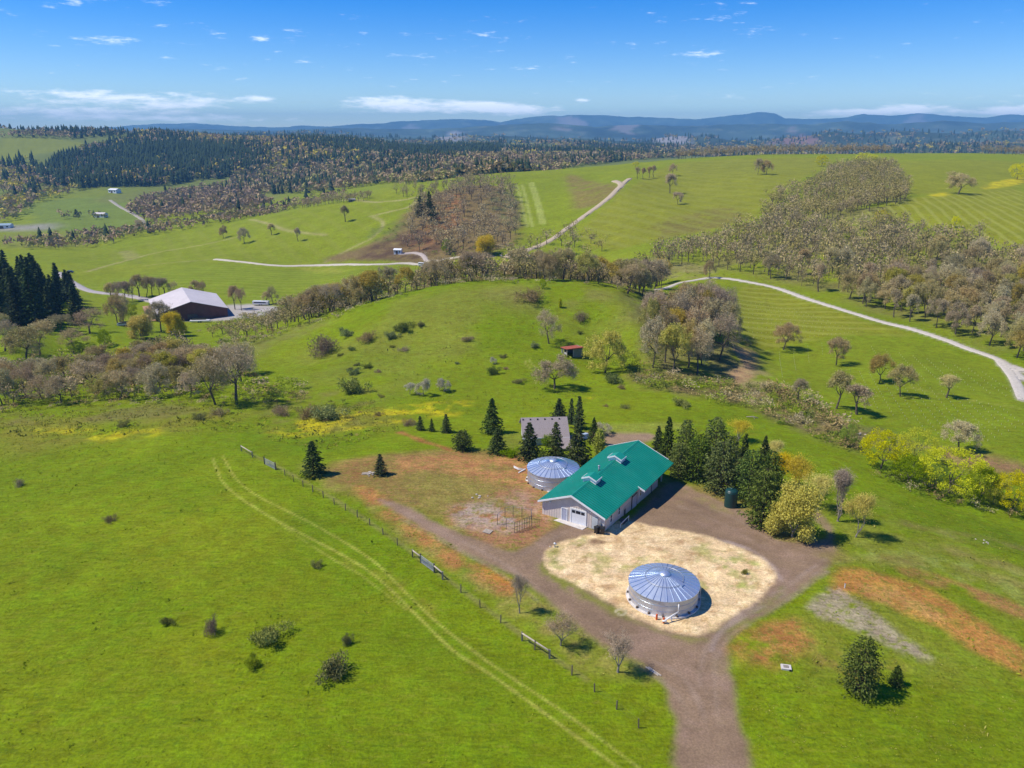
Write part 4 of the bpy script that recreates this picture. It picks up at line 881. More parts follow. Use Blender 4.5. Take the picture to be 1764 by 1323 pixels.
# overflow pipe and markers in front of the near tank
def mk(px, py): h_ = hit(px, py); return h_
a = Vector((tn.x + 1.0, tn.y - 4.55, gz(tn.x + 1.0, tn.y - 4.55))); b_ = mk(1142, 1067); b_ = Vector((b_.x, min(b_.y, a.y - 1.0), b_.z))
o = empty('overflow_pipe', a, 0, 'white plastic overflow pipe bent down in front of the straw patch tank', 'pipe')
d = b_ - a; MB().tube([(-.05,.12,1.95),(-.02,.02,1.05),(.0,.02,1.0),(d.x*.55,d.y*.55,.75),(d.x,d.y,.45)], .085, 10).build('pipe_run', M_PVC, o, True)
MB().tube([(d.x*.5,d.y*.5,-.1),(d.x*.5,d.y*.5,.72)], .07, 10).build('pipe_support', M_PVC, o, True)
MB().tube([(d.x-.25,d.y,.42),(d.x+.25,d.y,.42)], .12, 10).build('pipe_tee', M_PVC, o, True)
for (px, py), lab in (((1131,1067), 'short orange red bollard left of the white overflow pipe'), ((1143,1073), 'orange red bollard with rounded cap below the white overflow pipe end')):
    p = mk(px, py); o = empty('bollard', p, 0, lab, 'bollard', 'orange bollards by the tank')
    MB().lathe([(.13,-.1),(.13,.62)], 14).build('post', M_REDP, o); MB().lathe([(.13,.621),(.12,.70),(.05,.76),(.01,.765)], 14).build('cap', M_REDP, o, True)
# white stair rail by the far tank
p = hit(888, 812); o = empty('pipe_frame', p, 0, 'low white pipe frame on the dirt left of the far tank', 'frame')
b = MB()
for k in range(3): b.tube([(-.3-.0*k, .9+.32*k, .35),(.5, .35+.30*k, .18),(1.5, .15+.34*k, .12)], .05, 8)
b.build('rail', M_PVC, o, True); MB().bar((.55,-.75,.10),(1.75,.75,.12), .16, .12).build('cross_bar', M_PVC, o)

# ---------------------------------------------------------------- dark green plastic tank
p = hit(1258, 872); o = empty('green_tank', p, .4, 'dark green upright plastic tank beside the pines and gravel drive', 'water tank')
MB().lathe([(1.0,-.2),(1.0,.05)] + [(1.0 + (.025 if k % 2 else 0), .05 + 2.7*k/12) for k in range(1,12)] + [(1.0,2.75)], 40).build('body', M_POLY, o, True)
MB().lathe([(1.0,2.751),(.93,2.88),(.6,3.05),(.3,3.12)], 40).build('dome', M_POLY, o, True)
MB().lathe([(.28,3.12),(.28,3.22),(.02,3.26)], 20).build('lid', M_POLY, o, True)
for k in range(8):
    c = MB().hexa([(.35,-.05,3.09),(.92,-.06,2.87),(.92,.06,2.87),(.35,.05,3.09),(.35,-.03,3.14),(.92,-.04,2.93),(.92,.04,2.93),(.35,.03,3.14)]).build('dome_rib', M_POLY, o); c.rotation_euler = (0,0,k*math.pi/4)
# ---------------------------------------------------------------- house behind the firs
ha, hb = at_z(897, 719.5, 3.2), at_z(977, 717.5, 3.2); HA = math.atan2(hb.y-ha.y, hb.x-ha.x); HL = (hb-ha).length
house = empty('grey_roofed_house', ((ha.x+hb.x)/2, (ha.y+hb.y)/2, -1.3), HA, 'small pale house with grey brown shingle roof behind the firs', 'house')
hd, hr_, he_ = 4.3, 4.5, 1.95
M_HWALL = paint_mat('pale_cream_siding', (.66,.66,.60), .6)
b = MB(); L2 = HL/2 - .45; yy = hd - .45
poly = [(-yy,-1.5),(yy,-1.5),(yy,he_+.2),(0,hr_-.25),(-yy,he_+.2)]
b.face_list([(-L2,v,z) for v,z in poly]+[(L2,v,z) for v,z in poly], [(0,1,2,3,4),(9,8,7,6,5)]+[(i,i+5,(i+1)%5+5,(i+1)%5) for i in range(5)]); b.build('wall', M_HWALL, house)
for s in (-1, 1):
    b = MB(); b.hexa([(-HL/2,s*hd,he_-.15),(HL/2,s*hd,he_-.15),(HL/2,0,hr_-.15),(-HL/2,0,hr_-.15),(-HL/2,s*hd,he_),(HL/2,s*hd,he_),(HL/2,0,hr_),(-HL/2,0,hr_)]); rs = b.build('roof_slope', M_SHINGLE, house)
    MB().box(-HL/2, HL/2, min(s*hd,s*(hd+.09)), max(s*hd,s*(hd+.09)), he_-.2, he_-.02).build('gutter', M_WHITE, rs)
    if s < 0:
        for k in range(6):
            x = -HL/2 + .3 + k*HL*.155; MB().box(x, x+.24, -.62, -.36, hr_-.42, hr_-.12).build('roof_vent', M_DARK, rs)
b = MB().box(-HL/2-.06, -HL/2-.002, -.12, .12, hr_-1.3, hr_-.2)
b.build('gable_vent', M_DARK, house)
for x in (-3.2, -.6, 2.0): window(house, 'u', x, x+1.2, .3, 1.5, -yy, out=-1)
window(house, 'v', -1.0, .4, .4, 1.6, -L2, out=-1)
b = MB(); gx0, gx1 = HL/2-2.6, HL/2-.05                         # lower lean-to on the right in front
b.hexa([(gx0,-hd-3.0,.7),(gx1,-hd-3.0,.7),(gx1,-hd+.1,1.85),(gx0,-hd+.1,1.85),(gx0,-hd-3.0,.82),(gx1,-hd-3.0,.82),(gx1,-hd+.1,1.97),(gx0,-hd+.1,1.97)]); b.build('porch_roof', M_SHINGLE, house)
MB().box(gx0+.2, gx1-.2, -hd-2.8, -yy-.002, -1.5, .68).build('porch_wall', M_HWALL, house)
dk = MB()
for k in range(12): dk.box(HL/2+.1+k*.22, HL/2+.29+k*.22, -2.6, 1.6, -.2, -.12)
deck = dk.build('deck', M_CEDAR, house)
rl = MB(); rl.bar((HL/2+2.7,-2.6,.8),(HL/2+2.7,1.6,.8), .12); rl.bar((HL/2+.1,-2.6,.8),(HL/2+2.7,-2.6,.8), .12)
for k in range(6): rl.bar((HL/2+2.7,-2.6+k*.84,-1.2),(HL/2+2.7,-2.6+k*.84,.8), .1)
rl.build('deck_railing', M_CEDAR, deck)
p = at_dist(1006, 141); o = empty('covered_boat', (p.x, p.y, p.z), .9, 'small pale blue tarp covered load beside the tall firs behind the house', 'tarp load')
MB().hexa([(-1.2,-.6,0),(1.2,-.6,0),(1.2,.6,0),(-1.2,.6,0),(-1.0,-.4,1.1),(1.1,-.35,.8),(1.1,.35,.8),(-1.0,.4,1.1)]).build('tarp', worn('pale_blue_tarp', (.45,.55,.65), .2, 2, .6), o)
# ---------------------------------------------------------------- red roofed shed on the middle hill
p = hit(985, 611); SH = empty('hillside_shed', (p.x, p.y, p.z), R(24), 'small open fronted shed with rusty red roof on the green hill', 'shed')
b = MB(); b.box(-1.5,2.5,1.55,1.7,-.5,2.05); b.box(2.35,2.5,-1.7,1.547,-.5,2.3); b.box(-.3,2.347,-1.7,-1.55,-.5,2.35); b.box(-2.5,-2.35,1.0,1.7,-.5,2.0); b.build('wall', M_SHED, SH)
for x, y in ((-2.45,-1.65),(-2.45,.2),(-.4,-1.65)): MB().box(x-.08,x+.08,y-.08,y+.08,-.5,2.3).build('post', M_LOG, SH)
MB().hexa([(-2.8,-2.0,2.35),(2.8,-2.0,2.35),(2.8,2.0,2.0),(-2.8,2.0,2.0),(-2.8,-2.0,2.45),(2.8,-2.0,2.45),(2.8,2.0,2.1),(-2.8,2.0,2.1)]).build('roof_sheet', M_RUST, SH)
MB().box(-2.8,2.8,-2.06,-2.003,2.2,2.47).build('roof_edge', M_RUST, SH)
MB().box(-2.4,-2.28,-1.5,.1,.5,1.1).build('half_wall', worn('pale_boards', (.5,.48,.45), .3, 3, .8), SH)
# ---------------------------------------------------------------- red riding barn in the valley
c0, c1, c2 = at_z(262, 529, -25.5), at_z(352, 528.5, -21), at_z(400, 534, -25.5)
p = hit(325, 541); RB = empty('riding_barn', (p.x, p.y, p.z), R(28), 'big dark red riding barn with pale metal roof in the valley', 'barn')
def arena(W, L, he, hr):
    w = MB(); poly = [(-W/2+.4,-2),(W/2-.4,-2),(W/2-.4,he),(0,hr-.3),(-W/2+.4,he)]
    w.face_list([(v,-L/2+.4,z) for v,z in poly]+[(v,L/2-.4,z) for v,z in poly], [(0,1,2,3,4),(9,8,7,6,5)]+[(i,i+5,(i+1)%5+5,(i+1)%5) for i in range(5)]); w.build('wall', M_BARNRED, RB)
    for s in (-1, 1):
        b = MB(); b.hexa([(s*W/2,-L/2,he-.1),(s*W/2,L/2,he-.1),(0,L/2,hr-.1),(0,-L/2,hr-.1),(s*W/2,-L/2,he+.1),(s*W/2,L/2,he+.1),(0,L/2,hr+.1),(0,-L/2,hr+.1)]); b.build('roof_slope', M_PALEROOF, RB)
    for k in range(7):
        y = -L/2 + 2.5 + k*(L-5)/6.5; MB().box(-W/2+.25,-W/2+.38,y,y+1.6,.2,2.2).build('stall_door', worn('red_stall_door', (.30,.07,.04), .2, 1, .7) if k == 0 else bpy.data.materials['red_stall_door'], RB)
    MB().box(-2.2,2.2,-L/2+.2,-L/2+.38,-.3,4.0).build('end_door', M_POST, RB)
    MB().box(-W/2-3.2,-W/2+.35,-L/2+1.5,L/2-1.5,2.3,2.45).build('lean_to_roof', M_CEDAR, RB)
    for k in range(5):
        y = -L/2 + 2 + k*(L-4)/4; MB().box(-W/2-3.1,-W/2-2.9,y,y+.2,-1.5,2.295).build('lean_to_post', M_LOG, RB)
arena(33, 40, 5.2, 10.0)
# ---------------------------------------------------------------- fence, gates and yard clutter
def ground_pts(pix): return [hit(*p) for p in pix]
fence = empty('wire_fence', hit(660, 921), 0, 'long post and wire fence between the left field and gravel drive', 'fence')
FP = ground_pts([(435,788),(476,810),(491,819),(506,830),(522,838),(539,847.5),(557,857.5),(576,869),(595,879),(615.5,891),(637,905),(660,921),(684.6,939.5),(711,960)])
FP2 = ground_pts([(762,998),(794,1021),(827,1046.5),(862.6,1073),(900,1104),(921,1119.5),(946,1134),(985,1163),(1024,1192),(1062,1222),(1100,1254)])
pm = MB().hexa([(-.055,-.055,-.3),(.055,-.055,-.3),(.055,.055,-.3),(-.055,.055,-.3),(-.05,-.05,1.18),(.05,-.05,1.18),(.05,.05,1.2),(-.05,.05,1.15)]).mesh('post'); pm.materials.append(M_POST)
rnd = random.Random(4)
for q in FP + FP2:
    o = link('post', pm, None, fence); o.location = q - fence.location; o.rotation_euler = (rnd.uniform(-.04,.04), rnd.uniform(-.04,.04), rnd.uniform(0,1.5)); o.scale = (1,1,rnd.uniform(.9,1.1))
for line in (FP, FP2):
    for z in (.35, .7, 1.05):
        MB().tube([q - fence.location + Vector((0,0,z)) for q in line], .005, 4, False).build('wire', M_POST, fence)
def brace(a, b, label):
    A, B = hit(*a), hit(*b); o = empty('brace_rail', A, 0, label, 'fence rail'); d = B - A
    MB().tube([(0,0,1.05),(d.x,d.y,d.z+1.0)], .09, 8).build('rail', M_LOG, o, True)
    n = 3 if d.length > 5 else 2
    for k in range(n):
        q = d * (k/(n-1)); MB().bar(q + Vector((0,0,-.3)), q + Vector((0,0,1.2)), .15).build('post', M_WOODG, o)
brace((711,959.5), (725,969.5), 'short grey brace rail just uphill of the lower field gate')
brace((748,986.5), (763,998.5), 'short grey brace rail just downhill of the lower field gate')
brace((899,1104), (947,1134.5), 'long pale log brace rail in the fence near the bottom of the field')
brace((416,777), (435,788), 'short pale brace rail at the far top end of the fence')
def gate(a, b, h, label, wide=False):
    A, B = hit(*a), hit(*b); o = empty('field_gate', A, 0, label, 'gate', 'metal gates in the field fence'); d = B - A
    n = 6
    fr = MB()
    for t in (.0, 1.0): fr.tube([d*t + Vector((0,0,.12)), d*t + Vector((0,0,h))], .04, 8)
    fr.tube([Vector((0,0,h)), d + Vector((0,0,h))], .04, 8); fr.tube([Vector((0,0,.12)), d + Vector((0,0,.12))], .04, 8); fr.build('frame', M_STEEL, o)
    for k in range(1, n): MB().tube([Vector((0,0,.12+(h-.12)*k/n)), d + Vector((0,0,.12+(h-.12)*k/n))], .028, 6).build('rail', M_STEEL, o)
    MB().tube([d*.5 + Vector((0,0,.12)), d*.5 + Vector((0,0,h))], .03, 6).build('upright', M_STEEL, o)
    for t in (-.06, 1.06): MB().bar(d*t + Vector((0,0,-.3)), d*t + Vector((0,0,h+.25)), .17).build('gate_post', M_POST, o)
gate((726,970), (747,985.5), 1.15, 'grey metal tube gate in the fence beside the gravel drive')
gate((457,800), (474,809), 1.2, 'pale metal gate near the far upper end of the fence')
# wire pen on the dirt yard
pen = empty('wire_pen', hit(885, 905), 0, 'open wire pen of thin dark posts on the dirt in front of barn', 'pen')
PP = ground_pts([(857,904),(872,911.5),(886.5,918.5),(916,906.5),(915,895),(899,893),(884,890.5),(870,893),(857,904)])
for q in PP[:-1]: MB().tube([q - pen.location + Vector((0,0,-.2)), q - pen.location + Vector((0,0,1.8))], .045, 6).build('post', M_POST, pen)
A, B = PP[2], PP[3]
for k in range(1, 7):
    q = A.lerp(B, k/7.0) - pen.location; MB().tube([q + Vector((0,0,0)), q + Vector((0,0,1.75))], .035, 6).build('panel_upright', M_POST, pen)
for z in (.08, .95, 1.75): MB().tube([A - pen.location + Vector((0,0,z)), B - pen.location + Vector((0,0,z))], .022, 6).build('panel_rail', M_POST, pen)
for i in (0, 1, 3, 4, 5, 6, 7): MB().tube([PP[i] - pen.location + Vector((0,0,1.75)), PP[i+1] - pen.location + Vector((0,0,1.75))], .018, 5).build('top_rail', M_STEEL, pen)
mesh_w = MB(); d = B - A; k = 0.0
while k < d.length:                                    # chain link of the standing panel
    for sgn in (1, -1):
        t0 = A + d * (k / d.length) - pen.location; t1 = t0 + d.normalized() * sgn * 1.0
        if 0 <= k + sgn * 1.0 <= d.length: mesh_w.bar(t0 + Vector((0,0,.1)), t1 + Vector((0,0,1.7)), .008)
    k += .16
mesh_w.build('wire_mesh', M_STEEL, pen)['kind'] = 'stuff'
# pallet
p = hit(840, 916); o = empty('pallet', p, R(-28), 'weathered wooden pallet lying on dirt between the drive and the pen', 'pallet')
for k in range(3): MB().box(-.62, .62, -.5+k*.45, -.4+k*.45, .0, .10).build('bearer', M_WOODG, o)
for k in range(7): MB().box(-.60+k*.185, -.47+k*.185, -.55, .55, .102, .125).build('slat', M_LOG, o)
# board stack and rocks
def rock(bm_rng, s):
    bm = bmesh.new(); bmesh.ops.create_icosphere(bm, subdivisions=1, radius=1)
    for v in bm.verts: v.co = Vector((v.co.x*s*bm_rng.uniform(.7,1.2), v.co.y*s*bm_rng.uniform(.7,1.2), v.co.z*s*bm_rng.uniform(.45,.8)))
    me = bpy.data.meshes.new('rock'); bm.to_mesh(me); bm.free(); me.materials.append(M_STONE); return me
rr_ = random.Random(8); RK = [rock(rr_, 1) for _ in range(6)]
def rocks(pix, n, spread, size, label, cat='rocks'):
    p = hit(*pix); o = empty('rock_pile', p, 0, label, cat)
    for k in range(n):
        c = link('rock', RK[rr_.randrange(6)], None, o); x, y = rr_.gauss(0, spread), rr_.gauss(0, spread*.6); s = size*rr_.uniform(.5,1.2)
        c.location = (x, y, gz(p.x+x, p.y+y)-p.z+s*.25); c.scale = (s,s,s); c.rotation_euler = (0,0,rr_.uniform(0,6))
rocks((634,817), 9, .75, .30, 'pile of pale stones and boards on the dirt left of the small fir')
rocks((828,856), 7, .7, .22, 'few scattered pale stones on the dirt yard above the pen')
rocks((880,441), 5, 2.2, 1.3, 'pale boulders beside the farm road below the bare slope'); rocks((912,441), 4, 2.0, 1.2, 'pale boulders by the brown cut at the edge of the oak wood')
rocks((1690,933), 6, .9, .16, 'low grey stones lying in the grass on the right slope'); rocks((1485,748), 5, .8, .35, 'white stones in brown brush beside the yellow maple')
rocks((952,943), 3, .18, .14, 'small white stones at the edge of the straw where the drive forks')
p = hit(656, 806); 
p = hit(632, 818); o = empty('board_stack', p, R(15), 'few loose pale boards lying left of the small fir', 'boards')
for k in range(3): MB().bar((-.9+.1*k,.3+.2*k,.08+.04*k),(.8,.1+.25*k,.08+.04*k), .18, .04).build('board', M_LOG, o)
# well cover and board at the foot of the picture
p = hit(1354, 1151); o = empty('well_cover', p, R(-12), 'small square concrete well cover on orange soil near the drive', 'well cover')
MB().box(-.55,.55,-.42,.42,-.1,.22).build('slab', M_CONC, o, False, .03); MB().box(-.3,.25,-.22,.2,.223,.27).build('lid', M_WOODG, o); MB().box(.28,.5,-.5,-.425,.0,.2).build('side_box', M_DARK, o)
p = hit(1124, 1156); o = empty('plank', p, R(-52), 'two pale planks lying on the drive edge by the bare saplings', 'planks')
for k in range(2): MB().box(-.9+.2*k,.9+.2*k,-.16+k*.2,-.0+k*.2,.01,.06+.02*k).build('board', M_LOG, o)
p = hit(1455, 1013); o = empty('marker_stake', p, 0, 'short white marker stake at the end of the orange soil strip', 'stake'); MB().box(-.05,.05,-.05,.05,-.2,.75).build('stake', M_PVC, o); MB().box(-.055,.055,-.055,.055,.752,.83).build('tip', M_REDP, o)
p = hit(952, 944); o = empty('hydrant', p + Vector((.3,.3,0)), 0, 'small white standpipe at the left edge of the straw patch', 'standpipe')
MB().lathe([(.12,-.1),(.12,.5),(.17,.52),(.17,.6),(.05,.7),(.01,.71)], 12).build('barrel', M_PVC, o, True); MB().tube([(0,0,.42),(.28,0,.42)], .06, 8).build('spout', M_PVC, o, True)
# hay feeder rails on the right slope
p = hit(1296, 721); o = empty('fallen_rail', p, R(-15), 'grey log rail lying on the grass slope right of the pines', 'log'); MB().tube([(-1.3,0,.3),(.2,.1,.45),(1.3,0,.25)], [.1,.12,.08], 7).build('log', M_WOODG, o, True); MB().tube([(.2,.1,.4),(.5,-.5,.05)], .06, 6).build('branch', M_WOODG, o, True)
# small buildings and vehicles far off
def far_shed(name, px, py, w, d, h, rz, wall, roof, label, cat='shed', ymin=0):
    p = hit(px, py, ymin); o = empty(name, p, rz, label, cat)
    b = MB(); poly = [(-d/2,-1),(d/2,-1),(d/2,h),(0,h+d*.18),(-d/2,h)]
    b.face_list([(-w/2,v,z) for v,z in poly]+[(w/2,v,z) for v,z in poly], [(0,1,2,3,4),(9,8,7,6,5)]+[(i,i+5,(i+1)%5+5,(i+1)%5) for i in range(5)]); b.build('wall', wall, o)
    for s in (-1, 1):
        b = MB(); b.hexa([(-w/2-.3,s*(d/2+.4),h-.02),(w/2+.3,s*(d/2+.4),h-.02),(w/2+.3,0,h+d*.18+.12),(-w/2-.3,0,h+d*.18+.12),(-w/2-.3,s*(d/2+.4),h+.2),(w/2+.3,s*(d/2+.4),h+.2),(w/2+.3,0,h+d*.18+.34),(-w/2-.3,0,h+d*.18+.34)]); b.build('roof_slope', roof, o)
    MB().box(-w*.2, w*.05, -d/2-.08, -d/2-.01, -.2, h*.8).build('door', M_POST, o)
    for x in (-w*.42, w*.22): window(o, 'u', x, x+w*.16, h*.35, h*.85, -d/2, fw=.1, bars=0)
    return o
far_shed('farm_shed', 174, 374, 14, 8, 4.0, R(-8), M_WHITE, M_PALEROOF, 'white shed alone on the far green valley pasture', 'shed')
far_shed('field_shelter', 686, 437, 5, 3.5, 2.6, R(-10), M_WHITE, M_WHITE, 'tiny white shelter on dark bare soil at the end of the looped track', 'shelter')
far_shed('valley_house', 8, 393, 16, 9, 3.5, R(10), M_WHITE, worn('blue_grey_roof', (.25,.36,.42), .1, 1, .6), 'long low pale house in the far valley at left edge', 'house')
far_shed('hill_shelter', 606, 347, 6, 3, 1.8, R(10), M_WOODG, M_PALEROOF, 'low grey shelter on the pale track at the crest of the left vineyard', 'shelter')
far_shed('farm_house', 198, 332, 16, 10, 4.5, R(-20), M_WHITE, M_WHITE, 'white farmhouse among trees at the foot of the conifer hill', 'house')
def vehicle(name, px, py, L, W, H, rz, paint, label, cat, van=False):
    p = hit(px, py); o = empty(name, p + Vector((0,0,.05)), rz, label, cat)
    b = MB(); hL = L/2; hW = W/2
    prof = [(-hL,.45),(hL,.45),(hL,H*.52),(hL*.62,H*.56)] + ([(hL*.55,H),(-hL,H)] if van else [(hL*.34,H*.97),(-hL*.55,H),(-hL*.92,H*.6),(-hL,H*.56)])
    n = len(prof); b.face_list([(x,-hW,z) for x,z in prof]+[(x,hW,z) for x,z in prof], [tuple(range(n))[::-1][::-1], tuple(range(n,2*n))[::-1]]+[(i,i+n,(i+1)%n+n,(i+1)%n) for i in range(n)])
    b.build('body', paint, o, False, .06)
    for sx in (-.62, .62):
        for sy in (-1, 1):
            wv = MB().tube([(sx*hL,sy*(hW-.2),.33),(sx*hL,sy*(hW+.02),.33)], .34, 14).build('wheel', M_DARK, o); MB().tube([(sx*hL,sy*(hW+.021),.33),(sx*hL,sy*(hW+.04),.33)], .18, 10).build('rim', M_STEEL, wv)
    for sy in (-1, 1): MB().box(-hL*(.85 if van else .5), hL*.3, min(sy*(hW+.003),sy*(hW+.02)), max(sy*(hW+.003),sy*(hW+.02)), H*.62, H*.88).build('side_window', M_GLASS, o)
    MB().hexa([(hL*.60,-hW*.85,H*.60),(hL*.66,-hW*.85,H*.60),(hL*.66,hW*.85,H*.60),(hL*.60,hW*.85,H*.60),(hL*.34,-hW*.8,H*.94),(hL*.44,-hW*.8,H*.94),(hL*.44,hW*.8,H*.94),(hL*.34,hW*.8,H*.94)]).build('windscreen', M_GLASS, o)
    return o
M_CARW = paint_mat('white_car_paint', (.75,.75,.75), .25); M_CARD = paint_mat('dark_blue_car_paint', (.03,.04,.07), .25); M_CARS = paint_mat('silver_car_paint', (.45,.46,.48), .3)
vehicle('parked_van', 728, 458.5, 5.4, 2.0, 2.2, R(-20), M_CARW, 'white van parked where the valley road and looped track meet', 'van', True)
vehicle('parked_car', 121, 470, 4.6, 1.8, 1.5, R(10), M_CARD, 'dark car parked on the pale pull-off beside the far left conifers', 'car')
vehicle('parked_truck', 883, 438, 5.2, 1.9, 1.8, R(30), M_CARS, 'silver truck on the farm road beside the pale boulders', 'truck')
vehicle('barn_car', 340, 553, 4.8, 1.9, 1.5, R(8), M_CARD, 'dark car in the shade against the red riding barn', 'car')
def trailer(px, py, L, rz, label, h=2.4):
    p = hit(px, py); o = empty('horse_trailer', p, rz, label, 'trailer')
    MB().box(-L/2,L/2,-1.1,1.1,.6,h).build('box', M_CARW, o, False, .08); MB().bar((L/2,0,.65),(L/2+1.3,0,.6), .15).build('hitch', M_DARK, o)
    for sy in (-1, 1):
        for sx in (-.5, .5): MB().tube([(sx,sy*.95,.38),(sx,sy*1.13,.38)], .38, 12).build('wheel', M_DARK, o)
        MB().box(-L*.4,L*.35,min(sy*1.103,sy*1.12),max(sy*1.103,sy*1.12),1.5,2.0).build('side_window', M_GLASS, o)
trailer(450, 526, 8.5, R(-4), 'long white trailer parked on gravel right of the red riding barn')
trailer(345, 555.5, 9.0, R(6), 'low pale flatbed trailer in front of the red riding barn', 1.2)
trailer(218, 562, 7.0, R(8), 'white trailer on grass left below the riding barn', 1.6)
# orchard style row stakes of the young vineyard on the right
def stakes(name, rows, mat, label, h=.42, w=.035, step=2.4):
    V = []; F = []; base = np.array(MB().box(-w,w,-w,w,-.1,h).v); bf = np.array(MB().box(-w,w,-w,w,-.1,h).f); n = 0
    for a, b in rows:
        A, B = hit(*a), hit(*b); L = (B-A).length; k = int(L/step)
        t = (np.arange(k)+.5)/max(k,1); x = A.x+(B.x-A.x)*t; y = A.y+(B.y-A.y)*t; z = ground(x,y)
        for q in range(k): V.append(base + [x[q],y[q],z[q]]); F.append(bf + 8*n); n += 1
    me = np_mesh(name, np.concatenate(V), np.concatenate(F)); o = link(name, me, mat); tag(o, label, 'vine stakes', kind='stuff'); return o
M_STAKE = worn('pale_vine_guard', (.42,.44,.22), .2, 3, .8)
def lerp_rows(a0, b0, a1, b1, n): return [((a0[0]+(a1[0]-a0[0])*k/(n-1), a0[1]+(a1[1]-a0[1])*k/(n-1)), (b0[0]+(b1[0]-b0[0])*k/(n-1), b0[1]+(b1[1]-b0[1])*k/(n-1))) for k in range(n)]
stakes('vine_stakes', lerp_rows((1342,606),(1348,652),(1440,585),(1440,600),5) + lerp_rows((1480,640),(1512,706),(1560,650),(1650,770),6) + lerp_rows((1500,596),(1540,650),(1690,640),(1764,690),9) + lerp_rows((1580,662),(1680,775),(1720,700),(1764,735),8), M_STAKE, 'pale young vine guards in rows on the right green slope')
stakes('vine_stakes', lerp_rows((1262,515),(1380,535),(1262,575),(1480,572),9), M_STAKE, 'pale vine guards in contour rows below the white farm road', step=1.6)
# ================================================================== VEGETATION
def leaf_mat(name, a, b, trans=.25, hue=.03, val=.25, c3=None):
    t = NT(name); g = t.node('ShaderNodeNewGeometry'); oi = t.node('ShaderNodeObjectInfo')
    c = t.mix(g.outputs['Random Per Island'], a, b)
    if c3: c = t.mix(t.ramp(t.noise(.9, 2, .5, t.objpos()), .5, .68), c, c3)
    r = oi.outputs['Random']
    h = t.node('ShaderNodeHueSaturation', {'Hue': t.ramp(r, 0, 1, .5-hue, .5+hue), 'Saturation': t.ramp(t.math('FRACT', t.math('MULTIPLY', r, 7.13)), 0, 1, .85, 1.15), 'Value': t.ramp(t.math('FRACT', t.math('MULTIPLY', r, 13.7)), 0, 1, 1-val, 1+val), 'Color': c}).outputs[0]
    d = t.node('ShaderNodeBsdfDiffuse', {'Color': h}); tr = t.node('ShaderNodeBsdfTranslucent', {'Color': h})
    m = t.node('ShaderNodeMixShader', {0: trans, 1: d.outputs[0], 2: tr.outputs[0]})
    t.l.new(m.outputs[0], t.n['Material Output'].inputs['Surface']); return t.m
def bark_mat(name, a, b):
    t = NT(name); n = t.noise(3, 5, .65, t.objpos()); oi = t.node('ShaderNodeObjectInfo')
    c = t.mix(t.ramp(n, .35, .65), a, b); t.bump(n, .04); return t.done(c, .95, 0, .05)
M_BARK = bark_mat('oak_bark', (.065,.05,.036), (.20,.165,.12)); M_BARKF = bark_mat('fir_bark', (.06,.04,.03), (.13,.09,.065)); M_BARKP = bark_mat('pale_bark', (.20,.17,.14), (.36,.32,.27))
M_OAK = leaf_mat('oak_twigs_lichen', (.36,.275,.12), (.62,.50,.26), .15, .02, .22, (.54,.46,.20))
M_OAKG = leaf_mat('oak_budding', (.40,.33,.06), (.66,.54,.17), .2, .02, .2)
M_TWIG = leaf_mat('bare_grey_twigs', (.37,.275,.15), (.60,.48,.29), .1, .015, .2)
M_WHITETW = leaf_mat('pale_budding_twigs', (0.442,0.429,0.234), (0.65,0.598,0.39), .2, .015, .15)
M_FIR = leaf_mat('fir_needles', (.035,.058,.016), (.13,.165,.04), .12, .02, .25); M_PINE = leaf_mat('pine_needles', (.065,.10,.022), (.21,.255,.06), .15, .02, .2); M_FIRD = leaf_mat('dark_fir_needles', (.028,.050,.022), (.085,.115,.040), .1, .02, .25)
M_CYP = leaf_mat('golden_cypress', (.30,.34,.01), (.50,.50,.02), .2, .01, .1)
M_MAPLE = leaf_mat('yellow_maple_leaves', (.58,.55,.004), (.90,.84,.02), .42, .015, .12); M_MAPLEG = leaf_mat('green_maple_leaves', (0.203,0.284,0.0108), (0.378,0.459,0.0189), .35, .015, .15); M_YHAZE = leaf_mat('yellow_budding_leaves', (.58,.47,.06), (.80,.66,.14), .3, .015, .12)
M_BUSH = leaf_mat('bramble_leaves', (.12,.15,.03), (.34,.36,.09), .2, .03, .25); M_BRUSH = leaf_mat('brown_brush', (0.24,0.176,0.088), (0.416,0.32,0.16), .15, .025, .25); M_BUSHG = leaf_mat('fresh_bush_leaves', (0.182,0.266,0.0168), (0.35,0.434,0.042), .3, .02, .2)

def rhombs(cen, L, W, rng, vert=0.0, ax=None):
    """lens shaped quads round the points"""
    n = len(cen); a = rng.normal(size=(n,3)) if ax is None else ax + rng.normal(size=(n,3))*.35
    a[:,2] *= (1-vert); a /= np.linalg.norm(a,axis=1)[:,None]+1e-9
    b = np.cross(a, rng.normal(size=(n,3))); b /= np.linalg.norm(b,axis=1)[:,None]+1e-9
    l = (L*rng.uniform(.6,1.3,n))[:,None]*.5; w = (W*rng.uniform(.6,1.3,n))[:,None]*.5
    v = np.stack([cen-a*l, cen+b*w-a*l*.1, cen+a*l, cen-b*w+a*l*.1], 1).reshape(-1,3)
    return v, np.arange(4*n).reshape(-1,4)
def tubes(segs, sides):
    V = []; F = []; n = 0
    t = np.arange(sides)*2*math.pi/sides
    for p, q, r0, r1 in segs:
        p = np.array(p); q = np.array(q); d = q-p; d = d/(np.linalg.norm(d)+1e-9); u = np.array([0,0,1.]) if abs(d[2])<.9 else np.array([1.,0,0])
        x = np.cross(d,u); x /= np.linalg.norm(x); y = np.cross(x,d)
        ring = np.cos(t)[:,None]*x+np.sin(t)[:,None]*y
        V.append(p+ring*r0); V.append(q+ring*r1)
        for k in range(sides): F.append((n+k, n+(k+1)%sides, n+sides+(k+1)%sides, n+sides+k))
        n += 2*sides
    return np.concatenate(V), np.array(F)
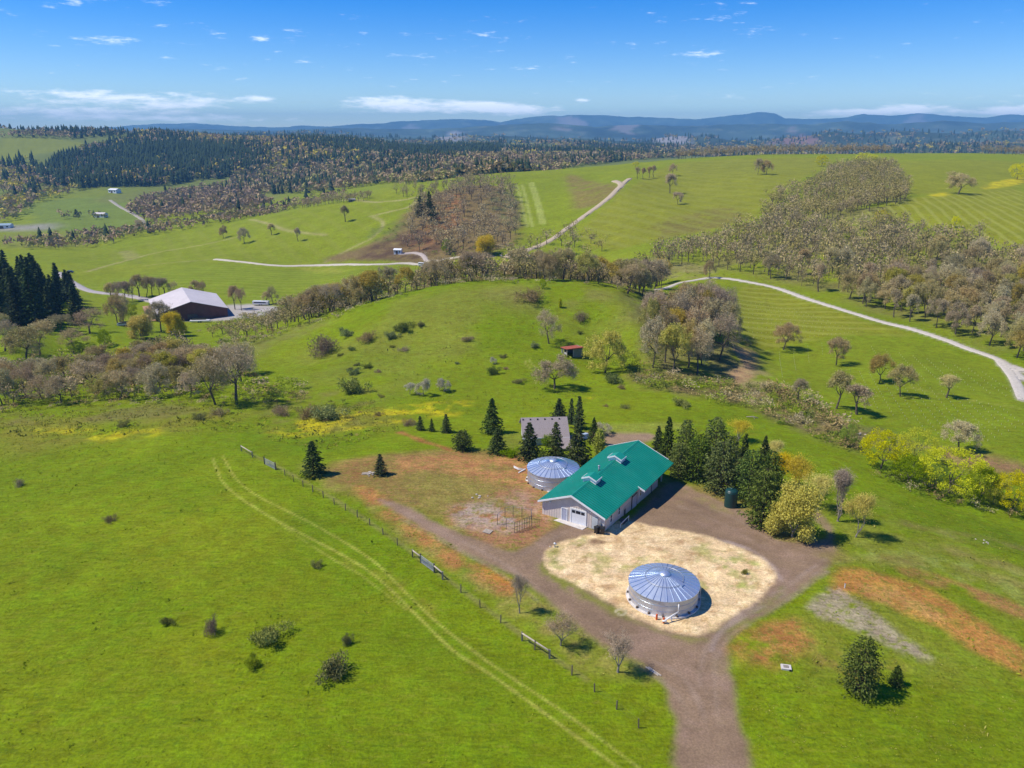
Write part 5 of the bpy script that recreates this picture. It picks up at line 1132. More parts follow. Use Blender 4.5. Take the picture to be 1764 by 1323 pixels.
def skeleton(rng, levels, fork, up=.15, wide=.85, trunk=.28, bend=.25, shrink=(.62,.82), tl=None):
    segs = []; tips = []
    def grow(p, d, L, r, lev):
        for k in range(2):
            d = d + rng.normal(size=3)*bend*(.4 if lev == 0 else 1) + np.array([0,0,up*.5]); d /= np.linalg.norm(d)
            q = p+d*L/2; segs.append((p,q,r,r*.84)); p = q; r *= .84
            if lev >= (levels-1 if tl is None else tl): tips.append(p)
        if lev >= levels: tips.append(p); return
        m = fork + (1 if lev == 0 else 0); ph = rng.uniform(0,6.28)
        x = np.cross(d, [0.3,0.2,1.0]); x /= np.linalg.norm(x)+1e-9; y = np.cross(d,x)
        for i in range(m):
            an = ph+i*6.283/m+rng.normal()*.3; s = wide*rng.uniform(.7,1.2)
            nd = d*rng.uniform(.45,.8)+(x*math.cos(an)+y*math.sin(an))*s+np.array([0,0,up]); nd /= np.linalg.norm(nd)
            grow(p, nd, (L if lev else .26)*rng.uniform(*shrink), r*.62, lev+1)
    grow(np.array([0,0,-.04]), np.array([0,0,1.]), trunk, .034, 0)
    return segs, np.array(tips)
def fit(segs, tips, h, w):
    lo, hi = tips.min(0), tips.max(0); c = (lo+hi)/2; s = np.array([w/max(hi[0]-lo[0],1e-3), w/max(hi[1]-lo[1],1e-3), h/hi[2]])
    f = lambda p: np.array([p[0]-c[0]*min(1,max(0,p[2]/(hi[2]*.35))), p[1]-c[1]*min(1,max(0,p[2]/(hi[2]*.35))), p[2]])*s
    return [(f(a),f(b),r0*h,r1*h) for a,b,r0,r1 in segs], np.array([f(t) for t in tips])
LIB = {}
def tree_meshes(key, trunk, crown, bark, leaf):
    a = np_mesh('trunk', *trunk); a.materials.append(bark); b = np_mesh('crown', *crown); b.materials.append(leaf); LIB[key] = (a, b)
def oak(key, seed, h=10, w=10, levels=4, fork=3, per=22, L=.48, W=.13, R_=.44, leaf=M_OAK, bark=M_BARK, sides=4, **k):
    rng = np.random.default_rng(seed); segs, tips = fit(*skeleton(rng, levels, fork, **k), h*.93, w*.9)
    cen = np.repeat(tips, per, 0); cen = cen + rng.normal(size=cen.shape)*R_*np.array([1,1,.75])
    cen[:,2] = np.maximum(cen[:,2], h*.10)
    tree_meshes(key, tubes(segs, sides), rhombs(cen, L, W, rng), bark, leaf)
for i in range(7): oak('oak%d'%i, 100+i, 10, 10.5+.6*(i%3), leaf=M_OAK, trunk=.24+.02*(i%3))
for i in range(3): oak('oakg%d'%i, 200+i, 10, 11, leaf=M_OAKG, per=26, trunk=.22)
for i in range(2): oak('oaks%d'%i, 250+i, 10, 5.2, leaf=M_OAK, per=13, wide=.6, up=.3, trunk=.30)        # slender
for i in range(3): oak('oakb%d'%i, 300+i, 10, 9.5, leaf=M_TWIG, per=13, L=.6, W=.07, R_=.45)                     # bare, twiggy
for i in range(2): oak('sap%d'%i, 350+i, 6, 4.0+i, levels=4, leaf=M_TWIG, per=10, L=.42, W=.035, R_=.28, bark=M_BARKP, wide=.55, up=.35, trunk=.15, shrink=(.66,.9), tl=2, sides=4)
oak('poplar0', 361, 8, 2.4, levels=4, leaf=M_TWIG, per=8, L=.7, W=.04, R_=.25, bark=M_BARKP, wide=.30, up=.75, trunk=.06, shrink=(.70,.92), tl=1)
for i in range(2): oak('fruit%d'%i, 370+i, 4, 4.2, levels=4, leaf=M_WHITETW, per=9, L=.28, W=.10, R_=.22, bark=M_BARKP)
for i in range(2): oak('haze%d'%i, 380+i, 6, 4.8, levels=4, leaf=M_YHAZE, per=16, L=.20, W=.085, R_=.36, bark=M_BARKP, wide=.6, up=.3, trunk=.10, shrink=(.66,.9), tl=2)
oak('hazeb', 391, 6, 5.6, levels=4, leaf=M_YHAZE, per=52, L=.24, W=.14, R_=.44, bark=M_BARKP, wide=.8, trunk=.10, shrink=(.66,.9))
def leafy(key, seed, h, w, leaf, clumps=90, per=75, L=.27, W=.17, cr=.8, base=.03):
    rng = np.random.default_rng(seed); segs, tips = fit(*skeleton(rng, 3, 3, trunk=.18), h*.8, w*.7)
    d = rng.normal(size=(clumps,3)); d /= np.linalg.norm(d,axis=1)[:,None]; d[:,2] = np.where(rng.random(clumps)<.38, -np.abs(d[:,2])*.9, np.abs(d[:,2]))
    r = rng.uniform(.62,1.0,clumps)**.6
    c = d*r[:,None]*np.array([w/2-cr*.6, w/2-cr*.6, h*(.5-base/2)-cr*.3])+np.array([0,0,h*(.5+base/2)])
    c[:,2] = np.maximum(c[:,2], h*base+cr*.3); c[:,:2] *= 1+rng.normal(size=(clumps,1))*.06
    cen = np.repeat(c, per, 0); q = rng.normal(size=cen.shape); q /= np.linalg.norm(q,axis=1)[:,None]; cen = cen+q*(cr*rng.uniform(.55,1.05,len(cen)))[:,None]*np.array([1,1,.8])
    tree_meshes(key, tubes(segs,5), rhombs(cen, L, W, rng), M_BARK, leaf)
for i in range(3): leafy('maple%d'%i, 400+i, 8, 10+i, M_MAPLE)
for i in range(2): leafy('mapleg%d'%i, 420+i, 6, 7, M_MAPLEG, 70, 70, .25, .15, .7)
def conifer(key, seed, h, w, leaf, whorls=30, bpw=7, per=9, prof='cone', L=.5, W=.2, droop=.35, start=.06, bark=M_BARKF):
    rng = np.random.default_rng(seed); cen = []; axs = []; segs = [((0,0,-.5),(0,0,h*.5),.024*h,.014*h),((0,0,h*.5),(0,0,h*.98),.014*h,.003*h)]
    for i in range(whorls):
        t = start+(1-start)*(i/whorls)**.92; z = t*h
        if prof == 'cone': r = w/2*((1-t)**.88)*(1-.25*max(0,.16-t)/.16)
        elif prof == 'egg': r = w/2*min(1, 1.25*math.sin(math.pi*min(1,(1.06-t)*.62+.02))**.8)
        else: r = w/2*((1-t)**.55)*min(1,.55+t*2.2)
        r = r*rng.uniform(.85,1.1)+.12
        nb = max(4, int(bpw*(.6+.6*r/(w/2)))); ph = rng.uniform(0,6.28)
        for b in range(nb):
            a = ph+b*6.283/nb+rng.normal()*.18; rr = r*rng.uniform(.58,1.22); m = max(3, int(per*(.35+rr/(w/2))))
            f = rng.uniform(.22,1.0,m)**.75; sp = rng.normal(size=m)*.13*rr*(f*.8+.3)
            x = np.cos(a)*f*rr-np.sin(a)*sp; y = np.sin(a)*f*rr+np.cos(a)*sp
            zz = z-droop*rr*f**1.4+rng.normal(size=m)*.05*h/8+(.12*rr*(f>.85))
            cen.append(np.stack([x,y,zz],1)); axs.append(np.tile([math.cos(a),math.sin(a),-.35],(m,1)))
            if rng.random() < .35: segs.append(((0,0,z),(math.cos(a)*rr*.8,math.sin(a)*rr*.8,z-droop*rr*.7),.012*h*(1-t)+.012,.008))
    cen = np.concatenate(cen); cen[:,2] = np.maximum(cen[:,2], .05); axs = np.concatenate(axs)
    tree_meshes(key, tubes(segs,5), rhombs(cen, L, W, rng, 0, axs), bark, leaf)
for i in range(4): conifer('fir%d'%i, 500+i, 7, 4.4, M_FIR, 30, 8, 11, 'cone', .46, .20)
for i in range(4): conifer('pine%d'%i, 520+i, 8, 5.4, M_PINE, 28, 8, 13, 'egg', .42, .19, .2, .05)
for i in range(3): conifer('firt%d'%i, 540+i, 8, 3.0, M_FIRD, 32, 7, 8, 'cone', .42, .18)
for i in range(4): conifer('fird%d'%i, 560+i, 24, 8.0, M_FIRD, 34, 7, 9, 'cone', 1.3, .55, .35, .08)
conifer('cyp0', 580, 5, 3.0, M_CYP, 34, 8, 10, 'full', .30, .12, -.3, .02); conifer('bushfir0', 585, 4, 4.2, M_FIR, 20, 9, 11, 'egg', .36, .16, .2, .02)
def bush(key, seed, leaf, n=2600, L=.125, W=.06, stems=16, lumps=18, flat=.55):
    """about 2 m wide and 1.1 m high"""
    rng = np.random.default_rng(seed); c = rng.normal(size=(lumps,3))*np.array([.42,.42,.16])+[0,0,.42]; c[:,2] = np.clip(c[:,2],.15,.8)
    cen = c[rng.integers(0,lumps,n)]; q = rng.normal(size=(n,3)); q /= np.linalg.norm(q,axis=1)[:,None]; cen = cen+q*rng.uniform(.15,.42,n)[:,None]*[1,1,.8]; cen[:,2] = np.maximum(cen[:,2],.0)
    V, F = rhombs(cen, L, W, rng)
    sg = [((0,0,-.05),tuple(np.array([rng.normal()*.4,rng.normal()*.4,rng.uniform(.5,.95)])),.022,.008) for _ in range(stems)]; sv, sf = tubes(sg,3)
    me = np_mesh('bush', np.concatenate([V,sv]), np.concatenate([F,sf+len(V)])); me.materials.append(leaf); LIB[key] = (me,)
for i in range(4): bush('bush%d'%i, 600+i, M_BUSH)
for i in range(4): bush('brush%d'%i, 620+i, M_BRUSH, 2000, .17, .03)
for i in range(3): bush('bushg%d'%i, 640+i, M_BUSHG)
NOM = dict(oak=(10,11),oakg=(10,11),oaks=(10,5.2),oakb=(10,9.5),sap=(6,4.5),poplar=(8,2.4),fruit=(4,4.2),haze=(6,4.8),hazeb=(6,5.6),maple=(8,11),mapleg=(6,7),fir=(7,4.4),pine=(8,5.4),firt=(8,3),fird=(24,8),cyp=(5,3),bushfir=(4,4.2),bush=(1.1,2),brush=(1.1,2),bushg=(1.1,2))
vr = random.Random(77)
def nom(key): return NOM[key if key in NOM else key.rstrip('0123456789')]
def put(key, loc, h, w=None, label=None, cat='tree', group=None, name=None, kids=True):
    H, W = nom(key); sz = h/H; sx = (w/W) if w else sz*vr.uniform(.92,1.1)
    ms = LIB[key]; rz = vr.uniform(0, 6.28)
    if len(ms) == 1:
        o = link(name or 'bush', ms[0]); o.location = loc; o.rotation_euler = (0,0,rz); o.scale = (sx,sx*vr.uniform(.85,1.15),sz); return tag(o, label, cat, group)
    o = empty(name or 'tree', loc, rz, label, cat, group); o.scale = (sx,sx,sz)
    for m, n in zip(ms, ('trunk','crown')): link(n, m, None, o)
    return o
def pxm(p): return FPX / (p.y*_c - (p.z-CAM_H)*_s)              # picture pixels per metre at a place
def pput(key, px, py, hpx, wpx, label, cat='tree', group=None, name=None, y=None, dz=0.0):
    p = at_dist(px, y) if y else hit(px, py); k = pxm(p); dep = math.atan2(CAM_H-p.z, p.y)
    h = hpx/k/max(.3, math.cos(dep)); return put(key, p + Vector((0,0,dz)), h, wpx/k if wpx else None, label, cat, group, name)
# ---------------------------------------------------------------- conifers round the house and yard
G_FIR = 'firs round the house'; G_PINE = 'pines in the row beside the barn'
for key, px, py, h, w, lab in (
  ('fir0',541,818,58,54,'bushy dark fir with a strong shadow standing alone left of the dirt yard'),('firt0',656,818,36,30,'small dark fir beside the pale stone pile'),
  ('bushfir0',797,775,34,34,'round dark fir on grass just behind the dirt yard'),('firt1',724,741,25,19,'leftmost of three little firs on the grass slope behind the yard'),('firt2',744,743,22,13,'thin middle one of three little firs behind the yard'),
  ('firt0',769,745,32,24,'rightmost and tallest of three little firs behind the yard'),('fir1',848,746,60,44,'broad dark fir left of the house gable'),('fir2',857,780,42,44,'low wide fir in front left of the house, nearest the orange soil'),
  ('fir3',912,790,62,52,'tall shaggy fir in front of the left half of the house roof'),('fir0',957,787,60,42,'narrow fir in front of the house roof, behind the far tank'),('fir1',995,796,68,52,'broad dark fir between the far tank and the green roof'),
  ('fir2',1022,765,46,28,'slim fir right of the house deck'),('firt1',963,722,36,34,'rounded dark fir behind the house ridge'),('firt2',984,730,44,20,'narrow fir second from right behind the house'),('firt0',997,738,56,30,'tallest pointed fir behind the right end of the house')):
    pput(key, px, py, h, w, lab, 'fir tree', G_FIR, 'fir_tree')
pput('cyp0', 1032, 785, 46, 30, 'bright yellow green cypress beside the green barn roof', 'cypress', None, 'cypress_tree')
pput('fruit0', 1038, 748, 20, 34, 'pale leafless shrub tree by the brown patch behind the house', 'tree', None, 'budding_tree')
pput('bushg0', 925, 790, 18, 30, 'bright green bush between the firs and far tank', 'bush', None, 'leafy_bush'); pput('bushg1', 880, 785, 16, 34, 'green bush under the shaggy fir near the house', 'bush', None, 'leafy_bush')
pput('bushg2', 940, 768, 22, 24, 'light green bush in the gap between two firs before the house', 'bush', None, 'leafy_bush')
for key, px, py, h, w, lab in (
  ('fir0',1148,803,84,44,'dark fir at the near left end of the pine row behind the barn'),('pine0',1178,812,88,40,'yellowish fir second along the row behind the barn corner'),('fir3',1132,792,58,34,'ragged fir closest to the back end of the green roof'),
  ('pine1',1228,822,102,52,'tallest dark pine at the back of the row'),('pine2',1200,826,76,48,'pine with dense grey green crown right of the barn corner'),('pine3',1240,848,86,58,'broad pine just left of the dark green tank'),
  ('fir1',1278,826,78,34,'dark pointed fir in the middle of the pine row'),('pine0',1258,828,76,36,'slender pine behind the dark green tank'),('fir2',1310,840,88,44,'dark fir at the far right of the row, back side'),
  ('pine1',1288,862,86,50,'leaning pine right behind the dark green tank'),('pine2',1322,866,88,48,'olive pine on the right slope side of the row'),('pine3',1312,905,96,66,'nearest bushy pine of the row right of the dark green tank'),('pine0',1168,822,60,36,'low pine at the barn side of the row')):
    pput(key, px, py, h, w, lab, 'pine tree' if key.startswith('pine') else 'fir tree', G_PINE, 'pine_tree' if key.startswith('pine') else 'fir_tree')
for key, px, py, h, w, lab in (
  ('hazeb',1364,925,84,74,'yellow budding tree at the foot of the pine row by the drive'),('haze0',1408,878,60,54,'thin yellow tree beside the grass slope, left of the bare poplar'),('poplar0',1443,898,88,30,'tall narrow bare poplar on the right grass slope'),
  ('haze1',1474,925,78,52,'open yellow grey sapling nearest the orange soil strips'),('haze0',1345,840,60,50,'hazy yellow tree right behind the nearest pine'),('haze1',1375,850,64,52,'hazy yellow tree between the pine row and thin yellow tree'),('haze0',1272,760,36,44,'yellow hazy sapling on the grass behind the pine row'),('haze1',1330,800,44,36,'yellow hazy sapling at the upper right of the pine row')):
    pput(key, px, py, h, w, lab, 'tree', 'yellow budding trees', 'budding_tree')
for key, px, py, h, w, lab in (('sap0',895,1056,66,34,'tall bare sapling by the left edge of the gravel drive'),('sap1',966,1112,56,52,'round bare sapling with greenish twigs beside the drive'),('sap0',1064,1158,62,58,'bare reddish sapling at the bottom edge of the drive')):
    pput(key, px, py, h, w, lab, 'sapling', 'bare saplings along the drive', 'bare_sapling')
pput('pine1', 1478, 1192, 86, 62, 'dark green pine at the bottom right corner', 'pine tree', None, 'pine_tree'); pput('fir3', 1542, 1178, 30, 34, 'small fir tip beside the bottom right pine', 'fir tree', None, 'fir_tree')
# maples in the gully on the right
for key, px, py, h, w, lab in (
  ('maple0',1517,808,66,84,'round bright yellow maple at the left end of the maple clump'),('maple1',1576,800,62,66,'bright yellow maple at the back of the clump, below the round oak'),('mapleg0',1564,832,46,58,'green bush maple in front between two yellow maples'),
  ('maple2',1634,850,76,112,'widest bright yellow maple in the middle of the clump'),('mapleg1',1688,862,56,56,'green maple right of the widest yellow maple'),('maple0',1742,880,66,84,'yellow maple at the right edge of the picture'),('mapleg0',1461,768,36,34,'small green tree left of the yellow maples'),('mapleg1',1606,838,40,44,'low green maple between the widest and the back yellow maple'),('maple1',1712,868,48,50,'smaller yellow maple left of the one at the picture edge')):
    pput(key, px, py, h, w, lab, 'maple tree', 'maples in the right gully', 'maple_tree')
# oaks standing by themselves
OAKS = []                                                     # every oak, largest first, until the limit; the rest are one mass
def oak_at(key, p, h, w, label, group=None, prio=False): OAKS.append((key, p, h, w, label, group, prio))
def oak_px(key, px, py, hpx, wpx, label, group=None, y=None, prio=True):
    p = at_dist(px, y) if y else hit(px, py); k = pxm(p); dep = math.atan2(CAM_H-p.z, p.y)
    oak_at(key, p, hpx/k/max(.3,math.cos(dep)), wpx/k if wpx else None, label, group, prio)
for key, px, py, h, w, lab in (
  ('oak0',955,670,60,76,'spreading lichen grey oak on green hill below the red roofed shed'),('oakb0',946,592,60,46,'half dead dark oak just left of the red roofed shed'),('oakg0',1042,642,76,72,'olive budding oak right of the red roofed shed'),
  ('oak1',1349,603,50,48,'round oak with long shadow below the contour rows, nearest the brown bank'),('oak2',1440,629,50,42,'round oak second from the brown bank on the young vineyard'),('oakg1',1514,660,52,46,'reddish brown oak of the touching pair on the vineyard'),
  ('oak3',1551,683,58,50,'grey oak of the touching pair on the vineyard'),('oaks0',1630,685,40,28,'small slim oak alone on the far right vineyard'),('oaks1',1440,704,66,36,'tall slender oak at the lower edge of the vineyard'),('oaks0',1476,714,52,40,'leaning thin oak at the lower edge of the vineyard'),
  ('oaks1',1375,692,40,26,'small oak pair at the gully edge'),('oak4',1651,783,56,62,'round crowned oak above the yellow maples'),('oak5',1222,479,32,22,'lone oak at the bend of the white farm road'),
  ('oakb1',408,697,106,84,'big dark bare oak at the right end of the left thicket'),('oakb2',372,697,86,80,'large twisted grey oak left of the biggest bare oak'),('oaks1',595,382,28,14,'single tree on the vineyard crest left of bare slope'),
  ('oak0',385,410,23,16,'leftmost of four trees on the left vineyard'),('oak1',421,419,28,22,'double crowned tree on the left vineyard'),('oaks0',468,405,20,12,'third of four trees along the left vineyard'),('oaks1',514,416,24,11,'rightmost of four trees along the left vineyard'),
  ('oaks0',1154,333,34,18,'tall tree on the right hillside above the road bend'),('oak2',1168,352,22,18,'small round tree below the tall one on the right hillside'),('oak3',1158,303,22,16,'highest of three trees on the right hillside'),
  ('oak4',1305,301,28,18,'left one of the pair on the green ridge'),('oak5',1320,301,26,22,'right one of the pair on the green ridge'),('oak6',1650,334,38,50,'round brown oak at the edge of the striped field'),
  ('oak2',243,396,18,18,'small oak at the end of far valley lane')):
    oak_px(key, px, py, h, w, lab)
for k, (px, py) in enumerate(((1098,308),(1108,309),(1118,307),(1126,305))): oak_px('oaks%d'%(k%2), px, py, 20, 9, 'small slim tree of the row on the upper green hillside', 'row on the hillside')
for k, (px, py, h) in enumerate(((730,681,30),(706,679,20),(765,675,24),(757,672,14),(849,627,12))):
    pput('fruit%d'%(k%2), px, py, h, h*(1.0 if k else .9), ('whitish old fruit tree, biggest of the group on the hill slope','small whitish fruit tree left of the biggest one','whitish fruit tree right of the biggest one','tiny leaning fruit tree next to its right neighbour','tiny pale sapling on the green hill by two bushes')[k], 'fruit tree', 'old fruit trees on the hill', 'fruit_tree')
# trees about the riding barn and the left valley
for k, (px, py, h, w) in enumerate(((192,520,34,18),(205,524,40,22),(216,520,36,20),(228,518,38,20),(240,512,40,22),(252,512,38,22),(262,510,34,16),(275,512,36,20),(284,510,32,18),(299,510,26,18),(340,512,30,16),(349,513,30,16),(405,533,42,18),(416,535,40,20),(460,524,22,16),(471,524,32,20),(330,512,20,10))):
    oak_px(('oakb%d'%(k%3)) if k % 2 else 'oaks%d'%(k%2), px, py, h, w, 'bare tree in the loose row behind and beside the red riding barn', 'bare trees by the riding barn')
for k, (px, py, h, w) in enumerate(((8,605,56,50),(45,620,58,70),(70,615,60,66),(155,575,44,52),(105,575,34,40),(203,560,56,36),(212,556,50,30),(15,560,40,40),(278,572,54,50),(130,600,34,50),(0,575,40,36))):
    oak_px('oak%d'%(k%7) if k % 3 else 'oakb%d'%(k%3), px, py, h, w, 'grey leafless oak scattered in the hollow at the far left', 'oaks in the left hollow')
for key, px, py, h, w, lab in (('maple1',66,552,30,34,'left one of two yellow trees below the dark conifers'),('maple2',122,552,32,30,'right one of two yellow trees below the dark conifers'),('mapleg0',182,598,30,26,'lime green tree in the left hollow'),
  ('hazeb',244,583,40,38,'golden brown budding tree left below the riding barn'),('hazeb',302,578,40,32,'golden grey tree in front of the riding barn corner'),('mapleg1',227,548,24,26,'round green tree left of the riding barn'),('mapleg1',130,605,16,30,'low green thicket in the left hollow'),
  ('maple1',1516,385,24,24,'yellow tree above the oak wood on the right'),('maple0',1645,392,20,18,'small yellow tree at the upper edge of the oak wood'),('maple2',1415,287,20,22,'yellow tree at the top left of the wooded knoll'),('maple0',1490,285,22,44,'wide yellow tree on top of the wooded knoll'),
  ('maple1',1752,309,28,32,'round yellow tree on the right skyline field'),('mapleg0',770,438,26,22,'bright green tree at the foot of the bare slope'),('hazeb',836,440,34,36,'yellowish willow at the foot of bare slope'),('mapleg1',935,497,16,14,'small lime bush behind the hill crest'),('maple0',1095,288,10,14,'tiny yellow tree on the crest before the far valley')):
    pput(key, px, py, h, w, lab, 'tree', None, 'leafy_tree')
# conifers elsewhere
ORD = 'first second third fourth fifth sixth seventh eighth ninth tenth eleventh twelfth thirteenth fourteenth fifteenth sixteenth seventeenth eighteenth nineteenth twentieth'.split()
def place_labels(objs, kind_of, place):
    """labels for look-alikes: kind, place, rank by distance, order from the left"""
    sets = {}
    for o in objs: sets.setdefault(kind_of(o), []).append(o)
    for kd, os_ in sets.items():
        os_.sort(key=lambda o: o.location.y); nb = max(1, math.ceil(len(os_) / 12)); per = math.ceil(len(os_) / nb)
        for b in range(nb):
            part = sorted(os_[b*per:(b+1)*per], key=lambda o: o.location.x / max(o.location.y, 1))
            rank = '' if nb == 1 else (', front rank' if b == 0 else (', back rank' if b == nb-1 else (', middle rank' if nb == 3 else ', %s rank' % ORD[b])))
            for k, o in enumerate(part):
                o['label'] = ('%s %s%s' % (kd, place, rank)) + ('' if len(part) == 1 else ', %s from left' % (ORD[k] if k < len(ORD) else str(k+1)))
STAND = []
G_DARK = 'dark conifer stand at left'
cr_ = random.Random(12); n = 0; tries = 0; spots = []
while n < 64 and tries < 900:
    tries += 1; px = cr_.uniform(-60, 140); py = cr_.uniform(500, 566) - max(0, px-60)*.10
    if px > 70 and py < 515: continue
    p = hit(px, py)
    if any((p-q).length < 4.6 for q in spots): continue
    spots.append(p); h = cr_.uniform(17, 25) * (1 - .25*max(0,(px-80)/60)); STAND.append(put('fird%d'%(n%4), p, h, h*.50, 'x', 'conifer', G_DARK, 'conifer')); n += 1
place_labels(STAND, lambda o: 'dark conifer', 'of left edge stand')
for key, px, py, h, w, lab in (('firt0',724,372,34,26,'dark fir pair on the bare slope, left one'),('firt1',740,370,40,24,'dark fir pair on the bare slope, right one'),('firt2',748,385,30,24,'dark fir below the pair on the bare slope'),('firt0',1112,468,26,16,'dark green conifer in front of the oak wood edge'),('firt1',238,396,16,16,'dark conifer beside the far valley lane'),
  ('cyp0',965,530,16,8,'tiny green cypress alone on top of the middle hill'),('firt2',132,374,14,12,'dark conifer on the far pasture edge'),('firt1',102,268,10,8,'dark conifer at the edge of the far hill meadow')):
    pput(key, px, py, h, w, lab, 'conifer', None, 'conifer')

# ---------------------------------------------------------------- woods
def scatter(pix, space, rng, ymin=0.0, world=None, n_try=30):
    pts = world or [hit(*p, ymin) for p in pix]; line = np.array([[p[0],p[1]] for p in pts]); lo, hi = line.min(0), line.max(0)
    A = (hi-lo).prod(); N = int(A/(space*space)*3)+10
    x = rng.uniform(lo[0],hi[0],N); y = rng.uniform(lo[1],hi[1],N); ok = inside(x,y,line); x, y = x[ok], y[ok]
    cell = {}; keep = []
    for i in range(len(x)):
        c = (int(x[i]//space), int(y[i]//space)); bad = False
        for a in (-1,0,1):
            for b in (-1,0,1):
                for j in cell.get((c[0]+a,c[1]+b), ()):
                    if (x[i]-x[j])**2+(y[i]-y[j])**2 < space*space*.7: bad = True
        if not bad: cell.setdefault(c,[]).append(i); keep.append(i)
    x, y = x[keep], y[keep]; return np.stack([x,y,ground(x,y)],1)
wr_ = np.random.default_rng(5)
def wood(pix, space, h0, h1, label, group, kinds=('oak',), wfac=.95, gap=None):
    P = scatter(pix, space, wr_)
    for p in P:
        if gap and fbm(np.array([p[0]]),np.array([p[1]]),gap[0],2,77)[0] < gap[1]: continue
        k = kinds[wr_.integers(len(kinds))]; key = k+str(wr_.integers(dict(oak=7,oakg=3,oaks=2,oakb=3)[k])); h = wr_.uniform(h0,h1)
        oak_at(key, Vector(p), h, h*wfac*(.5 if k == 'oaks' else wr_.uniform(.75,1.1)), label, group)
wood([(1085,492),(1110,468),(1180,436),(1290,402),(1340,388),(1440,402),(1540,392),(1600,410),(1660,415),(1764,440),(1830,470),(1830,660),(1764,622),(1690,592),(1560,554),(1450,514),(1330,481),(1250,466),(1200,456),(1130,465)], 6.3, 9, 13, 'lichen grey oak of the big wood above the white farm road', 'oaks of the big wood', ('oak','oak','oak','oakg','oaks'), .82, (30,-.55))
wood([(1306,383),(1335,345),(1400,325),(1430,300),(1470,288),(1530,290),(1560,325),(1565,345),(1500,365),(1440,378),(1370,390)], 6.4, 8, 12, 'olive brown oak of the wooded knoll below the right skyline', 'oaks on the knoll', ('oak','oakg','oakg'), .85)
wood([(1108,600),(1130,565),(1180,548),(1240,555),(1262,590),(1250,640),(1180,650),(1120,636)], 6.5, 13, 17, 'tall lichen oak of the dense clump beside the brown bank', 'tall oak clump', ('oak','oak','oakg','oakb'), .62)
def belt(pxs, ys, n, h0, h1, label, group, kinds, wf=.9):
    for k in range(n):
        px = wr_.uniform(*pxs); y = float(np.interp(px, [q[0] for q in ys], [q[1] for q in ys])) + wr_.uniform(0, ys[0][2])
        p = at_dist(px, y); kk = kinds[wr_.integers(len(kinds))]; key = kk+str(wr_.integers(dict(oak=7,oakg=3,oaks=2,oakb=3)[kk])); h = wr_.uniform(h0,h1)
        oak_at(key, p, h, h*wf*wr_.uniform(.75,1.1), label, group)
belt((500,1110), [(500,268,46),(640,268,46),(720,272,46),(900,272,46),(1060,262,46),(1110,255,46)], 150, 6, 12, 'grey oak of the tree belt behind the middle hill crest', 'oaks behind the hill crest', ('oak','oak','oakb','oakg'))
belt((880,1140), [(880,330,80),(1000,320,80),(1140,310,80)], 90, 9, 13, 'grey oak between the hill crest and the road junction', 'oaks before the junction', ('oak','oak','oakg'))
wood([(700,425),(712,375),(735,345),(800,322),(870,325),(885,345),(895,410),(840,440),(770,442)], 10, 10, 14, 'grey oak on the bare reddish slope', 'oaks on the bare slope', ('oak','oakb','oak'), .85)
wood([(680,335),(720,326),(800,316),(870,312),(880,325),(780,330),(700,345)], 11, 9, 12, 'oak along the top of the bare slope', 'oaks on top of the slope', ('oakb','oaks','oak'), .7)
wood([(860,440),(920,425),(985,400),(1050,430),(1040,455),(980,450),(930,462),(880,455)], 13, 9, 12, 'grey oak scattered along the dirt road below the green hillside', 'oaks along the dirt road', ('oak','oakb','oakg'), .9)
wood([(0,705),(60,698),(180,694),(300,690),(350,690),(350,655),(250,630),(120,640),(0,660)], 6.5, 5.5, 9.5, 'grey tangled oak of the thicket behind the left field', 'left field thicket', ('oakb','oak','oakg','oak'), 1.0)
wood([(190,655),(240,620),(290,605),(350,625),(440,650),(440,665),(300,665)], 7, 7, 10, 'lichen oak on the slope behind the left field thicket', 'oaks behind the thicket', ('oak','oakg','oakb'), 1.0)
wood([(440,560),(500,540),(560,528),(640,508),(640,525),(560,548),(480,572),(380,590),(360,580)], 6.0, 4, 7, 'low grey scrub oak along the left foot of the middle hill', 'scrub oaks at the hill foot', ('oakb','oak','oakg'), 1.15)
# skyline tree rows
def row(a, b, y0, y1, n, h0, h1, label, group, kinds=('oakb','oaks')):
    for k in range(n):
        t = (k+wr_.uniform(0,1))/n; p = at_dist(a+(b-a)*t, y0+(y1-y0)*t+wr_.uniform(-8,14)); kk = kinds[wr_.integers(len(kinds))]
        oak_at(kk+str(wr_.integers(2)), p, wr_.uniform(h0,h1), None, label, group)
row(1165, 1530, 955, 1005, 95, 9, 14, 'leafless tree of the long row on the right skyline', 'skyline row')
row(1690, 1790, 950, 930, 22, 8, 11, 'leafless tree at the right end of the skyline', 'skyline right end')
row(1445, 1562, 468, 500, 26, 7, 9, 'slim tree of the hedge row at the front of the knoll', 'knoll hedge row', ('oaks','oakb'))
row(520, 640, 745, 700, 34, 7, 10, 'tree of the belt below the crest of the left vineyard', 'crest belt', ('oak','oakb'))
